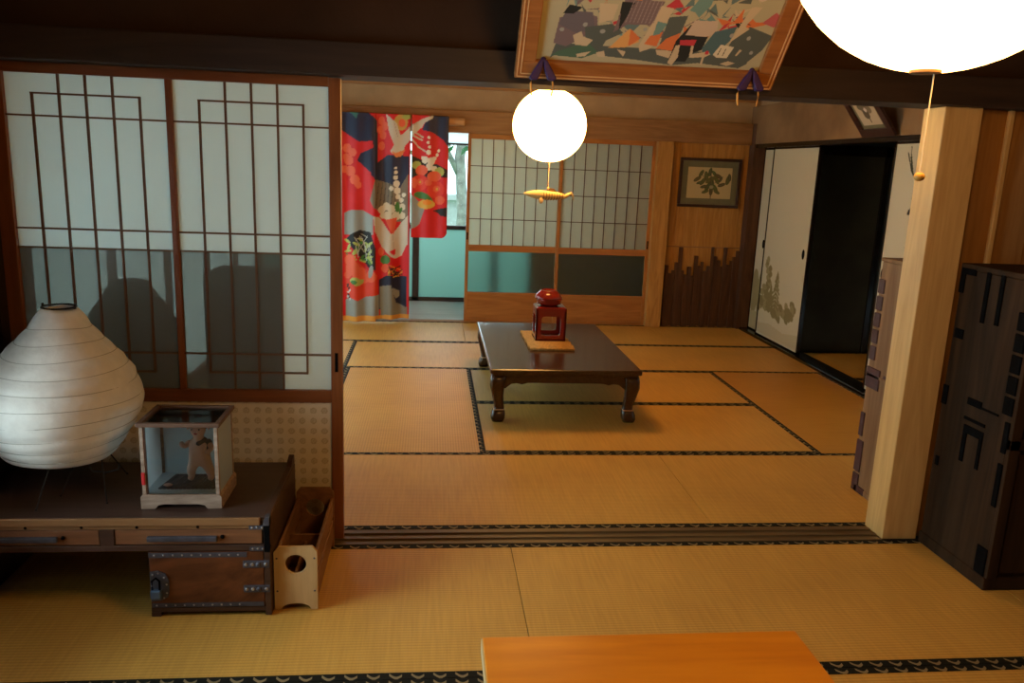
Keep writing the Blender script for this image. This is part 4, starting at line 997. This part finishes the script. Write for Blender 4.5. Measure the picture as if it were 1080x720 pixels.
# ------------------------------------------------------------------ chests
def iron_box(bm, ya, yb, za, zb_, xx, th=.005): box(bm, (xx-th, ya, za), (xx+.002, yb, zb_)); return bm
t = thing('iron_bound_chest', 'tall dark chest with black iron fittings right of the pale post', 'chest', (2.5, 2.77, 0))
FX = 2.105
link('body', bx((FX, 2.575, .02), (2.95, 2.972, 1.175)), M['chest'], t, bevel=.004)
link('top_board', bx((FX-.004, 2.565, 1.175), (2.96, 2.978, 1.197)), M['chest'], t, bevel=.004)
link('plinth', bx((FX-.006, 2.562, 0), (2.955, 2.976, .05)), M['chest'], t, bevel=.004)
link('front_frame', box(box(box(nb(), (FX, 2.557, .05), (FX+.04, 2.575, 1.175)), (FX, 2.557, .56), (2.95, 2.575, .60)), (2.49, 2.557, .05), (2.53, 2.575, 1.175)), M['chest'], t, bevel=.002)
for za, zb_ in ((.62, 1.15), (.07, .54)):
    for a_, b_ in ((FX+.05, 2.485), (2.535, 2.94)):
        dd = link('drawer_front', bx((a_, 2.562, za), (b_, 2.576, zb_)), M['chest'], t, bevel=.003)
        link('drawer_handle', tube(nb(), [((a_+b_)/2-.05, 2.560, (za+zb_)/2), ((a_+b_)/2-.04, 2.545, (za+zb_)/2-.03), ((a_+b_)/2+.04, 2.545, (za+zb_)/2-.03), ((a_+b_)/2+.05, 2.560, (za+zb_)/2)], .005, 6), M['iron_black'], dd)
for ya, yb, za, zb_ in ((2.80, 2.822, .985, 1.180), (2.722, 2.744, .990, 1.180), (2.885, 2.972, 1.155, 1.180), (2.945, 2.972, 1.08, 1.155), (2.905, 2.955, .90, .938), (2.735, 2.815, .662, .690), (2.64, 2.735, .664, .672),
                        (2.70, 2.82, .600, .612), (2.700, 2.812, .548, .580), (2.79, 2.812, .43, .548), (2.700, 2.718, .43, .548), (2.94, 2.970, .62, .70), (2.93, 2.95, .36, .40)):
    link('iron_fitting', iron_box(nb(), ya, yb, za, zb_, FX), M['iron_black'], t, bevel=.001)
for k in range(5): link('iron_edge_plate', iron_box(nb(), 2.573, 2.625, .905-.078*k+.0+.09, .905-.078*k+.068+.09, FX, .006), M['iron_black'], t, bevel=.004)
for za, zb_ in ((.54, .66), (.33, .50), (.05, .16)): link('iron_edge_plate', iron_box(nb(), 2.573, 2.60+.03*(zb_ < .2), za, zb_, FX, .006), M['iron_black'], t, bevel=.004)
t = thing('worn_chest', 'worn pale brown chest with plum iron plates behind the post', 'chest', (2.5, 3.34, 0))
link('body', bx((2.11, 3.14, .02), (2.9, 3.55, 1.135)), M['chest_pale'], t, bevel=.004)
link('top_board', bx((2.106, 3.135, 1.135), (2.905, 3.556, 1.152)), M['chest_pale'], t, bevel=.003)
link('plinth', bx((2.106, 3.137, 0), (2.905, 3.553, .03)), M['chest_pale'], t, bevel=.003)
link('middle_band', bx((2.104, 3.137, .585), (2.12, 3.553, .60)), M['chest_pale'], t, bevel=.002)
for z_ in (.985, .905, .825, .745, .665): link('iron_edge_plate', iron_box(nb(), 3.503, 3.553, z_, z_+.068, 2.11, .006), M['iron_red'], t, bevel=.004)
for ya, yb, za, zb_ in ((3.44, 3.553, .53, .63), (3.52, 3.553, .28, .40), (3.50, 3.553, .10, .26), (3.50, 3.553, .0, .09), (3.44, 3.53, .0, .035), (3.33, 3.41, .60, .615), (3.35, 3.38, .50, .60)):
    link('iron_fitting', iron_box(nb(), ya, yb, za, zb_, 2.11, .006), M['iron_red'], t, bevel=.003)
t = thing('bud_vase', 'small black bud vase with a pinkish twig on the worn chest', 'vase', (2.19, 3.40, 1.152))
link('pot', lathe(nb(), (2.185, 3.40, 1.153), [(.018, 0), (.030, .010), (.034, .024), (.028, .040), (.014, .048), (.016, .054)], 24), M['black'], t, smooth=True)
link('twig', tube(nb(), [(2.185, 3.40, 1.20), (2.178, 3.42, 1.225), (2.165, 3.44, 1.245)], [.002, .002, .004], 6), plain('pink_twig', (.42, .26, .22), .7), t)

# ------------------------------------------------------------------ framed pictures
def frame_thing(name, lbl, O, U, V_, N, w, h, fw, fd, mf, inner, base, shapes, canvas, matw=0, line=None, nx=200, ny=140, glass=False):
    """O bottom-left corner, unit axes U (right), V_ (up), N (outwards)"""
    O, U, V_, N = map(Vector, (O, U, V_, N))
    t = thing(name, lbl, 'picture', tuple(O+U*w/2))
    for nm, a_, b_, c_, d_ in (('frame_rail', 0, w, 0, fw), ('frame_rail', 0, w, h-fw, h), ('frame_stile', 0, fw, fw, h-fw), ('frame_stile', w-fw, w, fw, h-fw)):
        o = link(nm, obox(nb(), O+U*a_+V_*c_, U*(b_-a_), V_*(d_-c_), N*fd), mf, t, bevel=.003)
        if line:
            for q, z_ in ((.12, .002), (.30, .002)):
                if nm == 'frame_rail':
                    s = fw*q if c_ == 0 else fw*(1-q); bm = obox(nb(), O+U*(fw*q)+V_*(c_+s-.0022)+N*fd, U*(w-2*fw*q), V_*.0045, N*z_)
                else:
                    s = fw*q if a_ == 0 else fw*(1-q); bm = obox(nb(), O+U*(a_+s-.0022)+V_*(fw*q)+N*fd, U*.0045, V_*(h-2*fw*q), N*z_)
                link('frame_bead', bm, line, o)
    link('backing', obox(nb(), O+U*fw*.5+V_*fw*.5, U*(w-fw), V_*(h-fw), N*fd*.3), M['matboard'], t)
    a0 = fw+matw; ww, hh = w-2*a0, h-2*a0; zz = fd*.3+.002
    def pos(a, b):
        P = [O[i]+U[i]*(a0+a*ww)+V_[i]*(a0+b*hh)+N[i]*zz for i in range(3)]; return P
    grid_obj('print', nx, ny, pos, canvas, base, shapes, M['paint'], t, .002)
    if glass: link('glass', obox(nb(), O+U*fw+V_*fw+N*fd*.75, U*(w-2*fw), V_*(h-2*fw), N*.002), M['glass'], t)
    return t
# botanical print on the board panel
r_ = random.Random(11); bs = []
for (cx, cy, L, a) in ((.30, .80, .13, 60), (.22, .62, .14, 35), (.35, .55, .15, 55), (.27, .50, .10, 20), (.42, .72, .16, 100), (.50, .85, .14, 80), (.60, .80, .12, 130), (.70, .72, .14, 150), (.66, .60, .15, 120), (.92, .62, .17, 75), (.95, .70, .12, 100), (.78, .45, .13, 20), (.55, .50, .17, 90), (.47, .38, .16, 60), (.62, .36, .16, 130), (.42, .22, .12, 20), (.68, .22, .12, 150), (.55, .25, .15, 90), (.50, .60, .16, 40), (.58, .66, .14, 10), (.38, .38, .12, 15), (.75, .62, .10, 60)):
    c_ = (.075+.05*r_.random(), .085+.05*r_.random(), .04)
    bs += [('e', cx*1.0, cy*.7, L*.70, L*.30, a, c_), ('l', cx-L*.5*math.cos(math.radians(a)), cy*.7-L*.5*math.sin(math.radians(a)), cx+L*.5*math.cos(math.radians(a)), cy*.7+L*.5*math.sin(math.radians(a)), .006, (.18, .18, .10))]
bs += [('l', .55, .0, .52, .6, .02, (.10, .09, .05)), ('e', .55, .26, .05, .04, 0, (.30, .29, .16)), ('l', .55, .3, .3, .55, .012, (.1, .09, .05)), ('l', .55, .3, .8, .5, .012, (.1, .09, .05))]
frame_thing('framed_botanical', 'framed print of dark leaves on the far cedar panel', (2.372, 7.688, 1.186), (1, 0, 0), (0, 0, 1), (0, -1, 0), .612, .468, .028, .025,
            M['frame_dark'], None, (.50, .40, .20), bs, lambda a, b: (a, b*.7), matw=.058, nx=180, ny=130)
# big figure print leaning above the opening
A = math.radians(41)
U_, V__, N_ = (1, 0, 0), (0, -math.sin(A), math.cos(A)), (0, -math.cos(A), -math.sin(A))
c = lambda *p: [(x_, y_) for x_, y_ in p]
GR, DK, GB = (.085, .10, .085), (.02, .022, .02), (.11, .17, .16)
OR2, SK, MV, TE, BR2 = (.58, .16, .05), (.50, .40, .25), (.17, .12, .12), (.14, .25, .22), (.45, .04, .05)
F = [('p', c((1.05, 2.35), (1.3, 2.1), (2.1, 1.9), (3.1, 2.15), (4.5, 2.3), (5.9, 2.5), (6.9, 2.35), (8.6, 2.55), (8.9, 2.3), (8.8, 2.0), (7.8, 1.8), (1.2, 1.6)), GR),
     ('p', c((1.1, 1.6), (1.2, .4), (2.0, .1), (2.6, .3), (2.7, .9), (2.2, 1.3), (1.6, 1.75)), MV), ('p', c((1.4, .1), (2.4, .1), (2.6, .9), (1.9, 1.1), (1.2, .7)), (.13, .11, .12)),
     ('p', c((2.2, .8), (3.2, .6), (3.7, 1.0), (3.1, 1.4), (2.9, 2.0), (2.4, 1.9)), GR), ('p', c((1.3, 2.0), (2.4, 1.5), (2.9, 2.0), (2.3, 2.3), (1.1, 2.2)), (.07, .13, .08)),
     ('p', c((2.6, -.3), (3.3, -.3), (3.2, .4), (2.7, .6)), SK), ('p', c((3.3, 1.0), (3.8, .6), (4.7, .6), (5.0, -.5), (3.5, -.5)), MV), ('p', c((3.5, .9), (3.9, -.4), (3.4, -.4)), DK),
     ('p', c((3.3, 1.7), (3.9, .8), (4.4, 1.4), (3.9, 1.7), (3.2, 1.75)), (.62, .32, .10)), ('p', c((3.95, .8), (4.4, 1.25), (4.0, 1.65)), OR2),
     ('p', c((4.4, 1.6), (4.8, .2), (4.9, -.3), (5.4, -.2), (5.1, 1.0), (4.9, 1.7), (4.5, 1.9)), SK), ('p', c((4.6, 1.5), (4.75, 1.1), (5.2, .9), (5.1, 1.6)), OR2), ('p', c((4.85, 1.1), (4.9, .4), (5.3, .5), (5.1, 1.0)), TE),
     ('p', c((5.2, 1.5), (5.3, .2), (6.0, .1), (5.9, .9)), GR), ('p', c((5.1, 1.7), (5.4, 1.2), (5.9, .9), (5.8, 1.8)), OR2), ('p', c((5.1, 1.75), (5.8, 1.8), (5.7, 2.15), (5.2, 2.0)), SK),
     ('p', c((5.7, 2.4), (5.8, 1.3), (6.2, .5), (7.0, 1.0), (6.9, 1.7), (6.5, 1.9), (6.4, 2.3), (6.1, 2.3)), DK), ('p', c((6.1, 1.0), (6.3, .3), (7.2, .3), (7.3, .9), (6.9, 1.05)), (.48, .38, .28)), ('p', c((5.95, 1.25), (6.6, 1.2), (6.55, 1.5), (6.0, 1.5)), BR2),
     ('p', c((5.7, 2.4), (5.85, 1.5), (6.0, 1.5), (6.05, 2.1), (5.9, 2.5)), SK), ('p', c((6.55, 1.5), (6.6, 2.1), (6.5, 2.1), (6.45, 1.5)), SK),
     ('p', c((6.9, 1.6), (7.2, .8), (8.0, .5), (7.9, 1.2), (7.5, 1.9), (7.0, 2.0)), (.07, .13, .14)), ('p', c((7.8, 2.1), (8.0, 1.0), (8.5, .5), (9.5, .9), (9.3, 1.6), (8.9, 2.2), (8.7, 2.4)), GR),
     ('p', c((7.9, 1.3), (8.5, .6), (8.3, .5), (8.7, -.4), (8.3, -.4), (8.1, .4)), SK), ('p', c((7.4, 1.9), (7.6, 1.4), (8.15, 1.5), (8.0, 2.05), (7.6, 2.05)), (.60, .54, .38)),
     ('p', c((1.8, 1.2), (2.1, 1.0), (2.2, 1.25), (2.6, 1.4), (2.4, 1.7), (1.95, 1.65)), SK), ('p', c((2.05, 2.1), (2.6, 1.95), (2.4, 2.2), (2.1, 2.25)), SK), ('p', c((2.8, 2.0), (3.1, 1.9), (3.2, 2.2), (2.9, 2.2)), SK), ('p', c((3.6, 1.8), (3.95, 1.9), (3.9, 2.15)), SK),
     ('p', c((6.6, 1.9), (7.2, 1.75), (7.3, 1.9), (7.1, 2.05), (7.1, 2.45), (7.0, 2.4), (7.0, 2.05), (6.55, 2.1)), SK), ('e', 7.15, 1.82, .08, .1, 0, BR2),
     ('p', c((7.8, 2.35), (8.1, 2.2), (8.4, 2.3), (8.1, 2.45)), SK), ('p', c((8.3, 1.9), (8.4, 1.6), (8.5, 1.65), (8.35, 1.95)), SK),
     ('e', 2.2, .68, .09, .1, 0, (.3, .3, .26)), ('e', 2.9, .97, .1, .1, 0, (.3, .3, .26)), ('e', 1.35, .95, .09, .09, 0, (.3, .3, .26)), ('e', 4.5, .8, .08, .09, 0, (.3, .3, .26)), ('e', 7.9, .95, .08, .1, 0, (.3, .3, .26)), ('e', 8.6, 1.05, .08, .1, 0, (.3, .3, .26)), ('e', 8.9, 1.75, .07, .09, 0, (.3, .3, .26)),
     ('l', 7.65, 1.6, 7.6, 1.9, .03, DK), ('l', 7.85, 1.6, 7.8, 1.95, .03, DK), ('p', c((8.9, .3), (9.3, -.2), (9.7, .1), (9.4, .5)), (.42, .10, .10)), ('p', c((1.3, .2), (1.5, -.2), (2.0, -.1), (1.7, .2)), DK)]
r_ = random.Random(21)
for k in range(110):       # the crowd higher up in the print
    x_, y_ = 1.4+r_.random()*7.4, 1.2-r_.random()*5; cc = (GR, DK, MV, OR2, SK, TE, BR2, GB)[r_.randrange(8)]
    F.insert(1, ('p', [(x_+r_.uniform(-.5, .5), y_+r_.uniform(-.5, .5)) for _ in range(5)], cc))
for k in range(10):
    x_ = 1.6+k*.78; F += [('e', x_, -.9-.3*(k % 3), .19, .25, 10, (.55, .45, .32)), ('e', x_, -1.12-.3*(k % 3), .2, .13, 0, DK)]
for k in range(8): F.append(('l', 3.7+k*.15, .5, 3.85+k*.15, -.5, .03, (.28, .22, .2)))
W_ = .932; H_ = .52; fwid = .068
frame_thing('framed_woodblock_print', 'large framed print of robed figures leaning over the opening', (.278, 2.925, 1.822), U_, V__, N_, W_, H_, fwid, .028, M['frame'], None,
            (.40, .36, .22), F, lambda a, b: (.5+a*8.95, 2.42+.22*a-b*4.9), line=M['frame_line'], nx=420, ny=200)
# small picture leaning on the right hand wall
A2 = math.radians(38)
sp = [('e', .5, .55, .22, .2, 0, (.15, .12, .07)), ('e', .45, .35, .15, .15, 30, (.10, .08, .05)), ('e', .3, .62, .14, .1, 20, (.14, .12, .08)), ('e', .68, .5, .13, .12, 0, (.2, .16, .1)), ('e', .5, .5, .07, .07, 0, (.6, .55, .5)), ('l', .5, .1, .5, .4, .06, (.1, .08, .05))]
frame_thing('small_framed_picture', 'small dark framed picture tilted out above the painted doors', (3.045, 5.57, 1.808), (0, -1, 0), (-math.sin(A2), 0, math.cos(A2)), (-math.cos(A2), 0, -math.sin(A2)), .42, .42, .06, .02,
            M['frame_dark'], None, (.50, .42, .28), sp, lambda a, b: (a, b), matw=.03, nx=60, ny=60)
# purple cushion hooks with gold tassels under the big frame
for i, x_ in enumerate((.373, 1.117)):
    t = thing('tassel_cushion', ('purple folded silk hook above the round lantern', 'purple folded silk hook with two gold tassels')[i], 'tassel', (x_, 2.90, 1.80))
    for s in (-1, 1):
        bm = nb(); pts = [(x_-.002*s, 1.866), (x_+.012*s, 1.862), (x_+.048*s, 1.803), (x_+.040*s, 1.795), (x_+.018*s, 1.797), (x_+.004*s, 1.83)]
        prism(bm, pts, lambda u, v, w: (u, 2.850+w, v), .026); link('silk_wing', bm, M['purple'], t, bevel=.004)
        tc2 = link('gold_tassel', tube(nb(), [(x_+.036*s, 2.88, 1.800), (x_+.039*s, 2.88, 1.785), (x_+.037*s, 2.88, 1.760), (x_+.034*s, 2.88, 1.745)], [.0018, .0035, .0035, .0022], 7), M['gold_thread'], t, smooth=True)
    link('top_knot', ball(nb(), (x_, 2.863, 1.864), .010, seg=10), M['purple'], t, smooth=True)
